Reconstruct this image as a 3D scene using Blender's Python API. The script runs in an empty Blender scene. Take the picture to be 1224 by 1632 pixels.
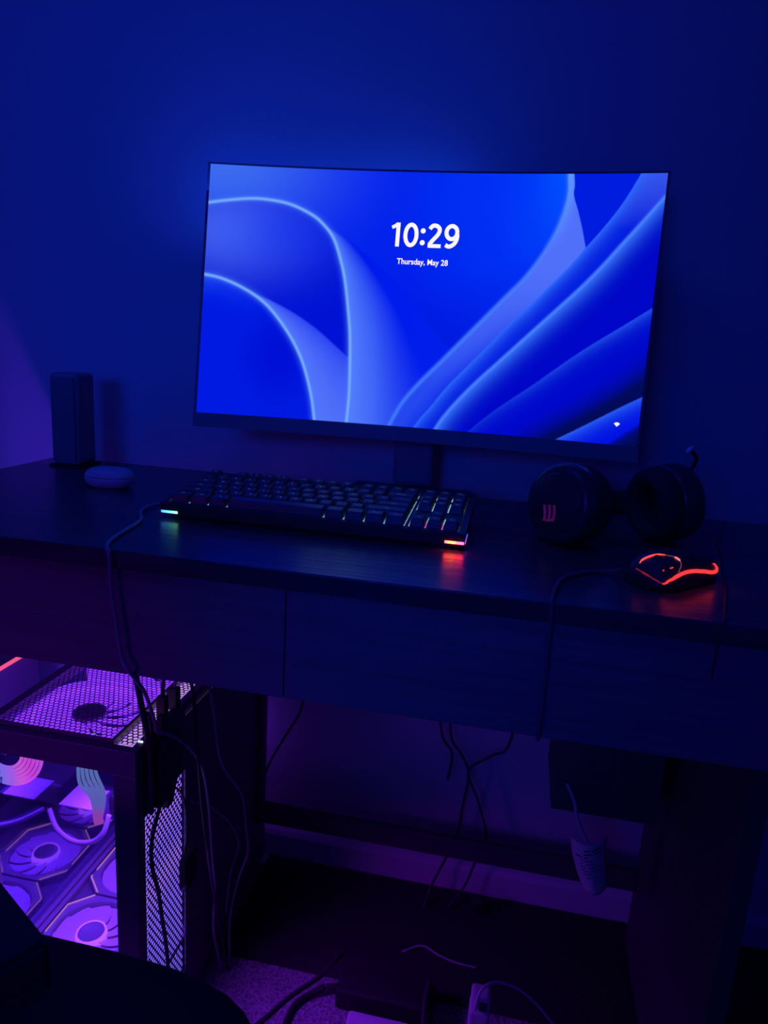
import bpy, bmesh, math, random
import numpy as np
from mathutils import Vector, Matrix

random.seed(7)
S = bpy.context.scene
COL = S.collection
V3 = Vector

# ------------------------------------------------------------------ camera
cam_d = bpy.data.cameras.new('camera'); cam = bpy.data.objects.new('camera', cam_d); COL.objects.link(cam)
CR = V3((0.9793, 0.1933, 0.0594)).normalized(); CF = V3((-0.1755, 0.9583, -0.2253)).normalized()
CU = CR.cross(CF).normalized(); CR = CF.cross(CU).normalized()
mw = Matrix((CR, CU, -CF)).transposed().to_4x4(); mw.translation = V3((0.1016, -0.6284, 0.2157))
cam.matrix_world = mw
cam_d.sensor_fit = 'VERTICAL'; cam_d.sensor_height = 36.0; cam_d.lens = 36.0 * 1137.05 / 1632.0
cam_d.clip_start = 0.02; cam_d.clip_end = 50
S.camera = cam

# ------------------------------------------------------------------ view, world, lights
S.view_settings.view_transform = 'Standard'; S.view_settings.look = 'None'
S.view_settings.exposure = 0.0; S.view_settings.gamma = 1.0; S.view_settings.use_curve_mapping = False
try:
    S.cycles.use_denoising = True
except Exception: pass
W = bpy.data.worlds.new('night'); S.world = W; W.use_nodes = True
W.node_tree.nodes['Background'].inputs[0].default_value = (0.02, 0.012, 1.0, 1); W.node_tree.nodes['Background'].inputs[1].default_value = 0.10

def lamp(name, kind, loc, power, color, size=0.1, size_y=None, aim=None, radius=None, spread=None):
    l = bpy.data.lights.new(name, kind); l.energy = power; l.color = color
    if kind == 'AREA':
        l.size = size
        if size_y: l.shape = 'RECTANGLE'; l.size_y = size_y
        if spread: l.spread = spread
    if radius is not None: l.shadow_soft_size = radius
    o = bpy.data.objects.new(name, l); COL.objects.link(o); o.location = loc
    if aim is not None:
        o.rotation_euler = (V3(aim) - V3(loc)).to_track_quat('-Z', 'Y').to_euler()
    return o

BLUE = (0.003, 0.036, 1.0)
PURP = (0.20, 0.03, 1.0)
lamp('room_blue_fill', 'AREA', (-0.62, -0.45, 1.58), 3.2, BLUE, 1.1, 0.3, (-0.2, 0.51, 0.50))  # added overhead fill for the blue ambient on the wall
lamp('room_front_fill', 'AREA', (-0.45, -1.9, 0.50), 1.0, BLUE, 0.7, 0.4, (-0.42, 0.5, 0.02), spread=math.radians(50))  # added fill from the viewer's side, stands in for room bounce
lamp('room_purple_fill', 'AREA', (-0.95, -1.3, -0.05), 0.24, (0.30, 0.0, 1.0), 0.5, 0.3, (-0.30, 0.0, -0.42), spread=math.radians(38))  # added unseen purple fill for the tower front and the apron's left
lamp('case_side_light', 'AREA', (-0.284, 0.115, -0.500), 0.42, (0.25, 0.01, 1.0), 0.09, 0.16, (-0.02, 0.17, -0.74), spread=math.radians(100))
lamp('monitor_glare_fill', 'AREA', (-0.22, 0.43, 0.40), 0.30, (0.01, 0.07, 1.0), 0.42, 0.12, (-0.24, 0.51, 0.54))  # added behind the monitor, stands in for lens glare round the screen
# lamps of the computer case
lamp('case_light_upper', 'AREA', (-0.405, 0.20, -0.295), 1.0, PURP, 0.12, 0.26, (-0.405, 0.20, -0.6))
lamp('case_light_lower', 'AREA', (-0.405, 0.14, -0.40), 0.35, PURP, 0.08, 0.10, (-0.405, 0.14, -0.6))
lamp('case_light_rear', 'AREA', (-0.41, 0.482, -0.47), 0.12, PURP, 0.12, 0.12, (-0.30, 0.56, -0.48))
lamp('case_side_glow', 'POINT', (-0.535, 0.09, -0.285), 2.4, (0.16, 0.025, 1.0), radius=0.02)

# ------------------------------------------------------------------ materials
def mat(name, color, rough=0.5, metal=0.0, emit=None, estr=0.0, noise=None, bump=None, alpha=None, spec=None, trans=None):
    m = bpy.data.materials.new(name); m.use_nodes = True
    nt = m.node_tree; b = nt.nodes['Principled BSDF']
    b.inputs['Base Color'].default_value = (*color, 1); b.inputs['Roughness'].default_value = rough
    b.inputs['Metallic'].default_value = metal
    if spec is not None: b.inputs['Specular IOR Level'].default_value = spec
    if trans: b.inputs['Transmission Weight'].default_value = trans
    if emit:
        b.inputs['Emission Color'].default_value = (*emit, 1); b.inputs['Emission Strength'].default_value = estr
    if alpha is not None: b.inputs['Alpha'].default_value = alpha
    if noise or bump:
        tc = nt.nodes.new('ShaderNodeTexCoord'); n = nt.nodes.new('ShaderNodeTexNoise')
        mp = nt.nodes.new('ShaderNodeMapping'); nt.links.new(tc.outputs['Object'], mp.inputs[0]); nt.links.new(mp.outputs[0], n.inputs[0])
        sc = (noise or bump)[0]
        if isinstance(sc, tuple): mp.inputs['Scale'].default_value = sc; n.inputs['Scale'].default_value = 1.0
        else: n.inputs['Scale'].default_value = sc
        n.inputs['Detail'].default_value = 4
        if noise:
            r = nt.nodes.new('ShaderNodeValToRGB'); r.color_ramp.elements[0].position = 0.35; r.color_ramp.elements[1].position = 0.65
            f = noise[1]
            r.color_ramp.elements[0].color = (*[c * (1 - f) for c in color], 1); r.color_ramp.elements[1].color = (*[min(1, c * (1 + f)) for c in color], 1)
            nt.links.new(n.outputs[0], r.inputs[0]); nt.links.new(r.outputs[0], b.inputs['Base Color'])
        if bump:
            bp = nt.nodes.new('ShaderNodeBump'); bp.inputs['Strength'].default_value = bump[1]; bp.inputs['Distance'].default_value = bump[2]
            nt.links.new(n.outputs[0], bp.inputs['Height']); nt.links.new(bp.outputs[0], b.inputs['Normal'])
    return m

def glow(name, color, s):
    m = bpy.data.materials.new(name); m.use_nodes = True; nt = m.node_tree; nt.nodes.clear()
    e = nt.nodes.new('ShaderNodeEmission'); e.inputs[0].default_value = (*color, 1); e.inputs[1].default_value = s
    o = nt.nodes.new('ShaderNodeOutputMaterial'); nt.links.new(e.outputs[0], o.inputs[0]); return m

def glow_ramp(name, axis, lo, hi, stops, s, rng='Object'):
    """LED strip whose colour runs along one axis of the object"""
    m = glow(name, (1, 1, 1), s); nt = m.node_tree; e = [n for n in nt.nodes if n.type == 'EMISSION'][0]
    tc = nt.nodes.new('ShaderNodeTexCoord'); sp = nt.nodes.new('ShaderNodeSeparateXYZ'); nt.links.new(tc.outputs['Object'], sp.inputs[0])
    mr = nt.nodes.new('ShaderNodeMapRange'); mr.inputs['From Min'].default_value = lo; mr.inputs['From Max'].default_value = hi
    nt.links.new(sp.outputs['XYZ'.index(axis)], mr.inputs[0])
    r = nt.nodes.new('ShaderNodeValToRGB'); cr = r.color_ramp
    while len(cr.elements) < len(stops): cr.elements.new(0.5)
    for el, (p, c) in zip(cr.elements, stops): el.position = p; el.color = (*c, 1)
    nt.links.new(mr.outputs[0], r.inputs[0]); nt.links.new(r.outputs[0], e.inputs[0]); return m

def pane(name, tint, gloss_fac, tr_tint=(0.9, 0.88, 1.0)):
    m = bpy.data.materials.new(name); m.use_nodes = True; nt = m.node_tree; nt.nodes.clear()
    t = nt.nodes.new('ShaderNodeBsdfTransparent'); t.inputs[0].default_value = (*tr_tint, 1)
    g = nt.nodes.new('ShaderNodeBsdfGlossy'); g.inputs[0].default_value = (*tint, 1); g.inputs['Roughness'].default_value = 0.02
    mx = nt.nodes.new('ShaderNodeMixShader'); mx.inputs[0].default_value = gloss_fac
    o = nt.nodes.new('ShaderNodeOutputMaterial')
    nt.links.new(t.outputs[0], mx.inputs[1]); nt.links.new(g.outputs[0], mx.inputs[2]); nt.links.new(mx.outputs[0], o.inputs[0]); return m

M_wall = mat('painted_wall', (0.62, 0.62, 0.64), 0.9, bump=(90, 0.08, 0.002))
M_ceil = mat('painted_ceiling', (0.7, 0.7, 0.7), 0.9, bump=(60, 0.1, 0.002))
M_trim = mat('white_trim', (0.72, 0.7, 0.72), 0.5, bump=(40, 0.03, 0.001))
M_carpet = mat('carpet', (0.42, 0.40, 0.40), 1.0, noise=(260, 0.45), bump=(240, 0.9, 0.006))
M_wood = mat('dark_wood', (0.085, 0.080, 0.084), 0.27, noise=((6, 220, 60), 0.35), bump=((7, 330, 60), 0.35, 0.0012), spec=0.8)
M_apron = mat('glare_lifted_wood_front', (0.24, 0.22, 0.23), 0.6, noise=((5, 60, 160), 0.12), bump=((5, 60, 200), 0.2, 0.001))  # paler than the tabletop: screen glare is mixed into the wood colour
M_frame = mat('dark_frame_board', (0.085, 0.080, 0.085), 0.6, noise=((5, 60, 160), 0.12), bump=((5, 60, 200), 0.2, 0.001))
M_black = mat('black_plastic', (0.045, 0.045, 0.048), 0.42, bump=(600, 0.08, 0.0004))
M_blackg = mat('gloss_black_plastic', (0.060, 0.060, 0.064), 0.3, bump=(300, 0.02, 0.0002))
M_rubber = mat('black_rubber', (0.02, 0.02, 0.021), 0.7, bump=(500, 0.1, 0.0004))
M_mat = mat('black_floor_mat', (0.035, 0.033, 0.035), 0.95, bump=(300, 0.5, 0.002))
M_key = mat('keycap_plastic', (0.085, 0.088, 0.095), 0.38, bump=(900, 0.05, 0.0003))
M_white = mat('white_plastic', (0.72, 0.72, 0.72), 0.35, bump=(200, 0.02, 0.0003))
M_paper = mat('paper', (0.75, 0.75, 0.75), 0.8, bump=(150, 0.1, 0.0005))
M_ink = mat('ink', (0.05, 0.05, 0.05), 0.8, bump=(150, 0.05, 0.0002))
M_steel = mat('black_steel', (0.20, 0.17, 0.20), 0.45, 0.1, bump=(700, 0.08, 0.0003))
M_white_frost = mat('frosted_fan_plastic', (0.55, 0.52, 0.62), 0.45, emit=(0.22, 0.025, 1.0), estr=0.50, bump=(200, 0.03, 0.0004))
M_top_frost = mat('bright_frosted_fan_plastic', (0.55, 0.5, 0.62), 0.45, emit=(0.22, 0.03, 1.0), estr=1.25, bump=(200, 0.03, 0.0004))
M_side_frost = mat('pale_frosted_fan_plastic', (0.55, 0.55, 0.62), 0.45, emit=(0.24, 0.13, 1.0), estr=1.1, bump=(200, 0.03, 0.0004))
M_fanframe = mat('fan_frame_plastic', (0.34, 0.30, 0.38), 0.4, bump=(200, 0.03, 0.0004))
M_hub = mat('fan_hub_plastic', (0.30, 0.27, 0.34), 0.3, bump=(200, 0.03, 0.0004))
M_hubglow = mat('fan_hub_ring', (0.8, 0.6, 0.9), 0.35, emit=(0.55, 0.12, 1.0), estr=0.9, bump=(200, 0.03, 0.0004))
M_inner = mat('case_lining', (0.22, 0.20, 0.26), 0.5, bump=(200, 0.05, 0.0004))
M_board = mat('circuit_board', (0.05, 0.045, 0.07), 0.5, noise=(70, 0.7), bump=(120, 0.4, 0.002))
M_mesh = mat('purple_lit_steel_mesh', (0.14, 0.09, 0.20), 0.5, 0.2, bump=(500, 0.05, 0.0002))  # purple light on the bars is mixed into the steel colour
M_leather = mat('chair_leather', (0.020, 0.017, 0.026), 0.75, bump=(160, 0.25, 0.001))
M_foam = mat('ear_cushion_fabric', (0.030, 0.030, 0.034), 0.85, bump=(400, 0.4, 0.0008))
M_wire = mat('black_cable', (0.06, 0.06, 0.062), 0.4, bump=(300, 0.05, 0.0003))
M_gwire = mat('grey_cable', (0.42, 0.42, 0.45), 0.35, bump=(300, 0.05, 0.0003))
M_wwire = mat('white_cable', (0.65, 0.65, 0.65), 0.4, bump=(300, 0.05, 0.0003))
M_glassf = pane('front_glass', (0.8, 0.75, 1), 0.06)
M_glasss = pane('side_glass', (0.75, 0.7, 1.0), 0.5, (0.75, 0.72, 0.9))
M_led_line = glow('pink_led_line', (0.85, 0.30, 0.85), 0.8)
M_led_line2 = glow('violet_led_line', (0.55, 0.22, 1.0), 0.8)
M_red = glow('red_led', (1.0, 0.035, 0.045), 1.4)
M_reddim = glow('dim_red_led', (1.0, 0.04, 0.09), 0.22)
M_whiteled = glow('white_led', (0.9, 0.95, 1.0), 2.2)
M_clock = glow('screen_white', (1.0, 0.93, 1.0), 1.0)
M_legend = glow('legend_light', (0.16, 0.26, 0.62), 0.32)
M_logo = mat('pink_logo', (0.50, 0.10, 0.22), 0.5, emit=(0.6, 0.02, 0.25), estr=0.07, bump=(300, 0.05, 0.0003))

# ------------------------------------------------------------------ mesh helpers
def link(name, bm, m, parent=None, smooth=False, loc=None):
    me = bpy.data.meshes.new(name); bm.normal_update(); bm.to_mesh(me); bm.free()
    for mm in (m if isinstance(m, (list, tuple)) else [m]): me.materials.append(mm)
    if smooth:
        for p in me.polygons: p.use_smooth = True
    o = bpy.data.objects.new(name, me); COL.objects.link(o)
    if parent is not None: o.parent = parent
    if loc is not None: o.location = loc
    return o

def thing(name, label, cat, loc=(0, 0, 0), group=None, rot=(0, 0, 0)):
    o = bpy.data.objects.new(name, None); COL.objects.link(o); o.location = loc; o.rotation_euler = rot
    o.empty_display_size = 0.02
    o['label'] = label; o['category'] = cat
    if group: o['group'] = group
    return o

def tag(o, label, cat, group=None):
    o['label'] = label; o['category'] = cat
    if group: o['group'] = group
    return o

def structure(o): o['kind'] = 'structure'; return o

def box(bm, lo, hi, bev=0.0, seg=2, M=None):
    lo = V3(lo); hi = V3(hi)
    r = bmesh.ops.create_cube(bm, size=1.0); vs = r['verts']
    for v in vs: v.co = V3([(lo[i] + hi[i]) / 2 + v.co[i] * (hi[i] - lo[i]) for i in range(3)])
    if bev > 0:
        es = list({e for v in vs for e in v.link_edges})
        rr = bmesh.ops.bevel(bm, geom=es, offset=bev, segments=seg, affect='EDGES', profile=0.5)
        vs = list({v for f in rr['faces'] for v in f.verts} | {v for v in vs if v.is_valid})
    if M is not None:
        for v in vs: v.co = M @ v.co
    return vs

def frame_for(d):
    d = d.normalized(); up = V3((0, 0, 1)) if abs(d.z) < 0.9 else V3((1, 0, 0))
    a = d.cross(up).normalized(); return a, a.cross(d).normalized()

def smooth_pts(pts, n=8):
    P = [V3(p) for p in pts]
    if len(P) < 3: return P
    out = []; Q = [P[0] * 2 - P[1]] + P + [P[-1] * 2 - P[-2]]
    for i in range(1, len(Q) - 2):
        p0, p1, p2, p3 = Q[i - 1:i + 3]
        for k in range(n):
            t = k / n
            out.append(0.5 * ((2 * p1) + (p2 - p0) * t + (2 * p0 - 5 * p1 + 4 * p2 - p3) * t * t + (3 * p1 - p0 - 3 * p2 + p3) * t ** 3))
    out.append(P[-1]); return out

def tube(bm, pts, r, n=8, closed=False, flat=None):
    P = [V3(p) for p in pts]; rings = []; L = len(P)
    d0 = (P[1] - P[0]); a, b = frame_for(d0)
    for i, p in enumerate(P):
        if closed: d = P[(i + 1) % L] - P[i - 1]
        else: d = P[min(i + 1, L - 1)] - P[max(i - 1, 0)]
        if d.length < 1e-9: d = d0
        d.normalize(); a = (a - d * a.dot(d)).normalized(); b = a.cross(d)
        rr = r[i] if isinstance(r, (list, tuple)) else r
        rings.append([bm.verts.new(p + (a * math.cos(2 * math.pi * k / n) + b * math.sin(2 * math.pi * k / n)) * rr) for k in range(n)])
    for i in range(L if closed else L - 1):
        A, B = rings[i], rings[(i + 1) % L]
        for k in range(n):
            bm.faces.new((A[k], A[(k + 1) % n], B[(k + 1) % n], B[k]))
    if not closed:
        bm.faces.new(rings[0][::-1]); bm.faces.new(rings[-1])

def lathe(bm, prof, n=32, M=None):
    """prof: (radius, height) from one end to the other, spun about local Z"""
    rings = []
    for (r, z) in prof:
        if r < 1e-6: rings.append([bm.verts.new((0, 0, z))])
        else: rings.append([bm.verts.new((r * math.cos(2 * math.pi * k / n), r * math.sin(2 * math.pi * k / n), z)) for k in range(n)])
    for A, B in zip(rings[:-1], rings[1:]):
        for k in range(n):
            if len(A) == 1 and len(B) == 1: break
            if len(A) == 1: bm.faces.new((A[0], B[k], B[(k + 1) % n]))
            elif len(B) == 1: bm.faces.new((A[k], A[(k + 1) % n], B[0]))
            else: bm.faces.new((A[k], A[(k + 1) % n], B[(k + 1) % n], B[k]))
    if M is not None:
        for R in rings:
            for v in R: v.co = M @ v.co
    bmesh.ops.recalc_face_normals(bm, faces=bm.faces)

def cable(name, pts, r, m, parent=None, n=8, sm=8):
    bm = bmesh.new(); tube(bm, smooth_pts(pts, sm), r, n); return link(name, bm, m, parent, True)

def boxobj(name, lo, hi, m, parent=None, bev=0.0, seg=2, smooth=False):
    bm = bmesh.new(); box(bm, lo, hi, bev, seg); return link(name, bm, m, parent, smooth)

def text_bm(body, size, offset=0.0, extrude=0.0):
    """glyph outlines as a bmesh in the XY plane, centred"""
    c = bpy.data.curves.new('t', 'FONT'); c.body = body; c.size = size; c.offset = offset; c.extrude = extrude
    c.align_x = 'CENTER'; c.align_y = 'CENTER'; c.resolution_u = 3
    o = bpy.data.objects.new('t', c); COL.objects.link(o)
    dg = bpy.context.evaluated_depsgraph_get(); me = o.evaluated_get(dg).to_mesh()
    bm = bmesh.new(); bm.from_mesh(me); o.evaluated_get(dg).to_mesh_clear()
    bpy.data.objects.remove(o); bpy.data.curves.remove(c); return bm

# ------------------------------------------------------------------ the room
FZ = -0.74; WY = 0.5105
XL, XR, YF, CZ = -1.25, 1.7, -2.4, 1.7
structure(boxobj('floor', (XL, YF, FZ - 0.05), (XR, WY, FZ), M_carpet))
structure(boxobj('wall_back', (XL, WY, FZ - 0.05), (XR, WY + 0.1, CZ), M_wall))
structure(boxobj('wall_left', (XL - 0.1, YF, FZ - 0.05), (XL, WY + 0.1, CZ), M_wall))
structure(boxobj('wall_right', (XR, YF, FZ - 0.05), (XR + 0.1, WY + 0.1, CZ), M_wall))
structure(boxobj('ceiling', (XL - 0.1, YF, CZ), (XR + 0.1, WY + 0.1, CZ + 0.08), M_ceil))
bm = bmesh.new()
prof = [(0, 0), (-0.014, 0), (-0.014, 0.046), (-0.010, 0.053), (-0.004, 0.057), (0, 0.057)]
for X in (XL, XR):
    pass
ra = [bm.verts.new((XL, WY + y, FZ + z)) for y, z in prof]; rb = [bm.verts.new((XR, WY + y, FZ + z)) for y, z in prof]
for k in range(len(prof)): bm.faces.new((ra[k], ra[(k + 1) % 6], rb[(k + 1) % 6], rb[k]))
bm.faces.new(ra[::-1]); bm.faces.new(rb)
bmesh.ops.recalc_face_normals(bm, faces=bm.faces)
structure(link('baseboard_back', bm, M_trim))

# black mat under the desk
bm = bmesh.new(); box(bm, (-0.283, 0.262, FZ), (1.0, 0.492, FZ + 0.006), 0.002)
tag(link('floor_mat', bm, M_mat), 'flat black mat on the carpet under the desk, along the baseboard', 'mat')

# ------------------------------------------------------------------ desk
desk = thing('desk', 'wide dark wood desk carrying the lit monitor and keyboard', 'desk', (0, 0, FZ))
def dpart(name, lo, hi, m, bev=0.0015, parent=desk):
    lo = (lo[0], lo[1], lo[2] - FZ); hi = (hi[0], hi[1], hi[2] - FZ)
    return boxobj(name, lo, hi, m, parent, bev)
dpart('tabletop', (-0.67, 0, -0.020), (0.62, 0.452, 0), M_wood)
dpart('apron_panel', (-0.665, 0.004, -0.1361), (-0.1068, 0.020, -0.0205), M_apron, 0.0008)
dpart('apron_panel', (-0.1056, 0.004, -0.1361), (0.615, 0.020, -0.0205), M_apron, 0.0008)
dpart('leg_panel', (0.360, 0.058, FZ + 0.0065), (0.380, 0.448, -0.021), M_frame)
dpart('leg_panel', (-0.655, 0.022, FZ), (-0.640, 0.24, -0.021), M_frame)
dpart('stretcher', (-0.285, 0.425, -0.617), (0.3595, 0.437, -0.580), M_frame)
dpart('stretcher_bracket', (-0.287, 0.424, -0.625), (-0.282, 0.440, -0.1), M_frame)
dpart('back_light_block', (-0.665, 0.440, -0.075), (0.355, 0.450, -0.0205), M_frame)  # unseen rail added to block purple light rising behind the desk
dpart('hanging_drawer_box', (0.198, 0.30, -0.408), (0.340, 0.44, -0.021), M_frame)

# ------------------------------------------------------------------ monitor
MCX, MCY, MCZ, MT, MYW, MR, MHW, MH = -0.0528, 0.36, 0.1084, 0.1364, 0.0167, 1.9764, 0.3054, 0.3437
def mp(s, t, off=0.0):
    """point on the curved display: s -1..1 across, t 0..1 up, off = distance behind the glass"""
    a = s * MHW / MR; rr = MR + off
    x = rr * math.sin(a); y = MR - MR + (-MR + rr * math.cos(a)) ; z = t * MH
    y2 = y + z * math.sin(MT); z2 = z * math.cos(MT)
    return V3((MCX + x * math.cos(MYW) - y2 * math.sin(MYW), MCY + x * math.sin(MYW) + y2 * math.cos(MYW), MCZ + z2))
monitor = thing('monitor', 'large curved monitor with glowing blue lock screen on the desk', 'monitor', (MCX, MCY, 0))
ML = V3((-MCX, -MCY, 0))

A = [(0.0005,0.1511),(0.0472,0.1368),(0.0988,0.1263),(0.1415,0.1281),(0.1894,0.1418),(0.2382,0.1765),(0.2683,0.2144),(0.2943,0.2688),(0.3147,0.356),(0.3278,0.4361),(0.34,0.5493),(0.3482,0.647),(0.3537,0.7704),(0.3569,0.895),(0.3555,1.0043)]
B = [(-0.0003,0.4365),(0.0344,0.446),(0.0734,0.4684),(0.1129,0.5015),(0.1481,0.5434),(0.179,0.5982),(0.2108,0.6695),(0.2354,0.7418),(0.253,0.8151),(0.2689,0.9056),(0.2803,1.0037)]
Cc = [(0.2829,0.2253),(0.3173,0.2549),(0.3671,0.3114),(0.4174,0.38),(0.4681,0.4565),(0.5,0.520),(0.5245,0.575),(0.5532,0.6284),(0.5855,0.6795)]
Dd = [(0.1126,0.4933),(0.1667,0.5291),(0.2163,0.5696),(0.2666,0.6224),(0.3073,0.676),(0.3457,0.7299)]
Ee = [(0.7986,-0.0011),(0.8024,0.065),(0.7991,0.1255),(0.7894,0.194),(0.7756,0.2556),(0.7574,0.318),(0.7306,0.3893),(0.6986,0.454),(0.6581,0.5363),(0.6169,0.6199),(0.5752,0.7049),(0.5583,0.7392),(0.5188,0.8174),(0.4848,0.8958),(0.4643,0.9649),(0.4544,1.008)]
E2 = [(0.8122,-0.0011),(0.8156,0.0424),(0.8161,0.08),(0.829,0.14),(0.8415,0.2076),(0.8517,0.2716)]
Fc = [(0.9488,-0.0045),(0.9323,0.0576),(0.9118,0.124),(0.8831,0.1991),(0.8517,0.2716),(0.8236,0.3376),(0.7849,0.4168),(0.7456,0.4974),(0.7051,0.5717),(0.6645,0.6552),(0.6233,0.74),(0.5814,0.8262),(0.5460,0.915),(0.5270,0.9584),(0.5092,1.0071)]
Gg = [(1.01,0.06),(0.9961,0.0911),(0.96,0.1754),(0.9241,0.2578),(0.8876,0.342),(0.8499,0.4202),(0.8072,0.5003),(0.7676,0.5738),(0.7274,0.6487),(0.6865,0.7248),(0.645,0.8021),(0.6075,0.88),(0.5785,0.9495),(0.5602,1.0057)]
Hh = [(1.01,0.472),(0.9958,0.4898),(0.9617,0.5338),(0.9231,0.5828),(0.8839,0.6327),(0.8441,0.6873),(0.8039,0.7469),(0.7631,0.8074),(0.7214,0.8649),(0.6793,0.9273),(0.637,0.9987),(0.63,1.01)]
Ii = [(1.01,0.69),(0.9975,0.7122),(0.956,0.7785),(0.8972,0.8564),(0.8364,0.9284),(0.7741,1.0021)]
Jj = [(1.01,0.80),(0.9981,0.815),(0.9607,0.855),(0.9212,0.8998),(0.881,0.9453),(0.8317,0.9992),(0.82,1.01)]
Kk = [(1.01,0.90),(0.9997,0.9146),(0.971,0.9542),(0.9439,0.9938),(0.93,1.01)]
ASP = 16 / 9
def sm2(L, n=6):
    return np.array([(p.x * ASP, p.y) for p in smooth_pts([(x, y, 0) for x, y in L], n)])
def dist(U, V, L):
    """distance (in screen heights) from every point to a polyline, and the fraction along it"""
    best = np.full(U.shape, 9.0); fr = np.zeros(U.shape); P = L; n = len(P) - 1
    for i in range(n):
        a, b = P[i], P[i + 1]; d = b - a; l2 = d @ d + 1e-12
        t = np.clip(((U - a[0]) * d[0] + (V - a[1]) * d[1]) / l2, 0, 1)
        q = np.hypot(U - a[0] - t * d[0], V - a[1] - t * d[1]); k = q < best
        best[k] = q[k]; fr[k] = (i + t[k]) / n
    return best, fr
def inside(U, V, poly):
    r = np.zeros(U.shape, bool); n = len(poly)
    for i in range(n):
        x1, y1 = poly[i]; x2, y2 = poly[(i + 1) % n]
        if y1 == y2: continue
        c = ((y1 > V) != (y2 > V)) & (U < (x2 - x1) * (V - y1) / (y2 - y1) + x1); r ^= c
    return r
def rgb(r, g, b):
    f = lambda c: ((c / 255 + 0.055) / 1.055) ** 2.4 if c > 10 else c / 255 / 12.92
    return np.array([f(r), f(g), f(b)])
def mixc(C, col, w):
    w = np.clip(w, 0, 1)[..., None]; return C * (1 - w) + col * w
def wallpaper(u, v):
    U = u * ASP; V = v
    sA, sB, sC, sD, sE, sE2, sF, sG, sH, sI, sJ, sK = [sm2(x) for x in (A, B, Cc, Dd, Ee, E2, Fc, Gg, Hh, Ii, Jj, Kk)]
    C = np.zeros(U.shape + (3,)) + rgb(0, 32, 236)
    C = mixc(C, rgb(0, 56, 250), np.clip(1 - np.hypot(U - 1.35, V - 0.1) / 0.6, 0, 1))
    C = mixc(C, rgb(0, 20, 214), np.clip((V - 0.35) / 0.5, 0, 1) * 0.8)
    C = mixc(C, rgb(60, 108, 240), np.exp(-((U - 0.05) ** 2 / 0.16 + (V + 0.02) ** 2 / 0.06)))
    # inside of the large arc
    pA = np.vstack([sA, [[-0.1, 1.1]], [[-0.1, sA[0][1]]]])
    k = inside(U, V, pA); c = np.zeros_like(C) + rgb(0, 18, 212)
    c = mixc(c, rgb(66, 98, 240), np.exp(-((U - 0.10) ** 2 / 0.075 + (V - 0.25) ** 2 / 0.028)))
    c = mixc(c, rgb(0, 40, 240), 0.5 * np.exp(-((U - 0.3) ** 2 / 0.05 + (V - 0.25) ** 2 / 0.02)))
    C[k] = c[k]
    # ribbon to the right of the large arc
    lo = sA[sA[:, 1] > 0.225]
    pr = np.vstack([lo, [[0.455 * ASP, 1.01]], sE[::-1][:int(len(sE) * 0.33)], sC[::-1]])
    k = inside(U, V, pr); da, _ = dist(U, V, lo); dc, _ = dist(U, V, sC)
    w = da / (da + dc * 0.9 + 0.02)
    c = mixc(np.zeros_like(C) + rgb(84, 130, 255), rgb(0, 26, 236), np.clip(w * 1.45, 0, 1) ** 0.8)
    c = mixc(c, rgb(0, 30, 235), np.clip((da - 0.10) / 0.26, 0, 1))
    edge = np.clip(dc / 0.012, 0, 1)
    C[k] = (C * (1 - edge[..., None]) + c * edge[..., None])[k]
    # ribbon to the right of the small arc
    lb = sB[sB[:, 1] > 0.49]; la = sA[sA[:, 1] > 0.72]
    pb = np.vstack([lb, la[::-1], sD[::-1]])
    k = inside(U, V, pb); db, _ = dist(U, V, lb); dd, _ = dist(U, V, sD)
    c = mixc(np.zeros_like(C) + rgb(84, 118, 252), rgb(10, 36, 238), np.clip(db / (db + dd * 1.1 + 0.01), 0, 1) * np.clip(1.25 - V * 0.6, 0, 1))
    edge = np.clip(dd / 0.008, 0, 1)
    C[k] = (C * (1 - edge[..., None]) + c * edge[..., None])[k]
    # inside of the small arc
    pB = np.vstack([sB, [[-0.1, 1.1]], [[-0.1, sB[0][1]]]]); k = inside(U, V, pB)
    c = np.zeros_like(C) + rgb(0, 26, 228); db, _ = dist(U, V, sB)
    c = mixc(c, rgb(20, 62, 240), np.exp(-(db / 0.06) ** 2) * np.clip(1 - U / 0.25, 0, 1))
    c = mixc(c, rgb(0, 10, 205), np.exp(-((U - 0.33) ** 2 / 0.02 + (V - 0.75) ** 2 / 0.03)) * 0.7)
    C[k] = c[k]
    # bright arc lines
    for L, w0 in ((sA, 0.0056), (sB, 0.0056)):
        d, f = dist(U, V, L); C = mixc(C, rgb(136, 196, 255), np.exp(-(d / w0) ** 2) * 1.0); C = mixc(C, rgb(70, 120, 250), 0.35 * np.exp(-(d / 0.016) ** 2))
    # right group: band E-F
    dE, fE = dist(U, V, sE); dF, fF = dist(U, V, sF)
    right = inside(U, V, np.vstack([sE, [[1.9, 1.2], [1.9, -0.1]]]))
    C[right] = rgb(0, 28, 222)
    pEF = np.vstack([sE, sF[::-1][:int(len(sF) * 0.74)], sE2[::-1]])
    k = inside(U, V, pEF)
    c = mixc(np.zeros_like(C) + rgb(80, 112, 250), rgb(36, 72, 240), np.clip((V - 0.35) / 0.5, 0, 1))
    c = mixc(c, rgb(10, 40, 232), np.exp(-(dF / 0.035) ** 2) * np.clip((V - 0.45) * 3, 0, 1) * 0.6)
    c = mixc(c, rgb(96, 158, 255), np.exp(-(dE / 0.028) ** 2) * np.clip(1 - V / 0.3, 0, 1))
    C[k] = c[k]
    C = mixc(C, rgb(70, 130, 255), np.exp(-(dE / 0.008) ** 2) * 0.75)
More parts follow.
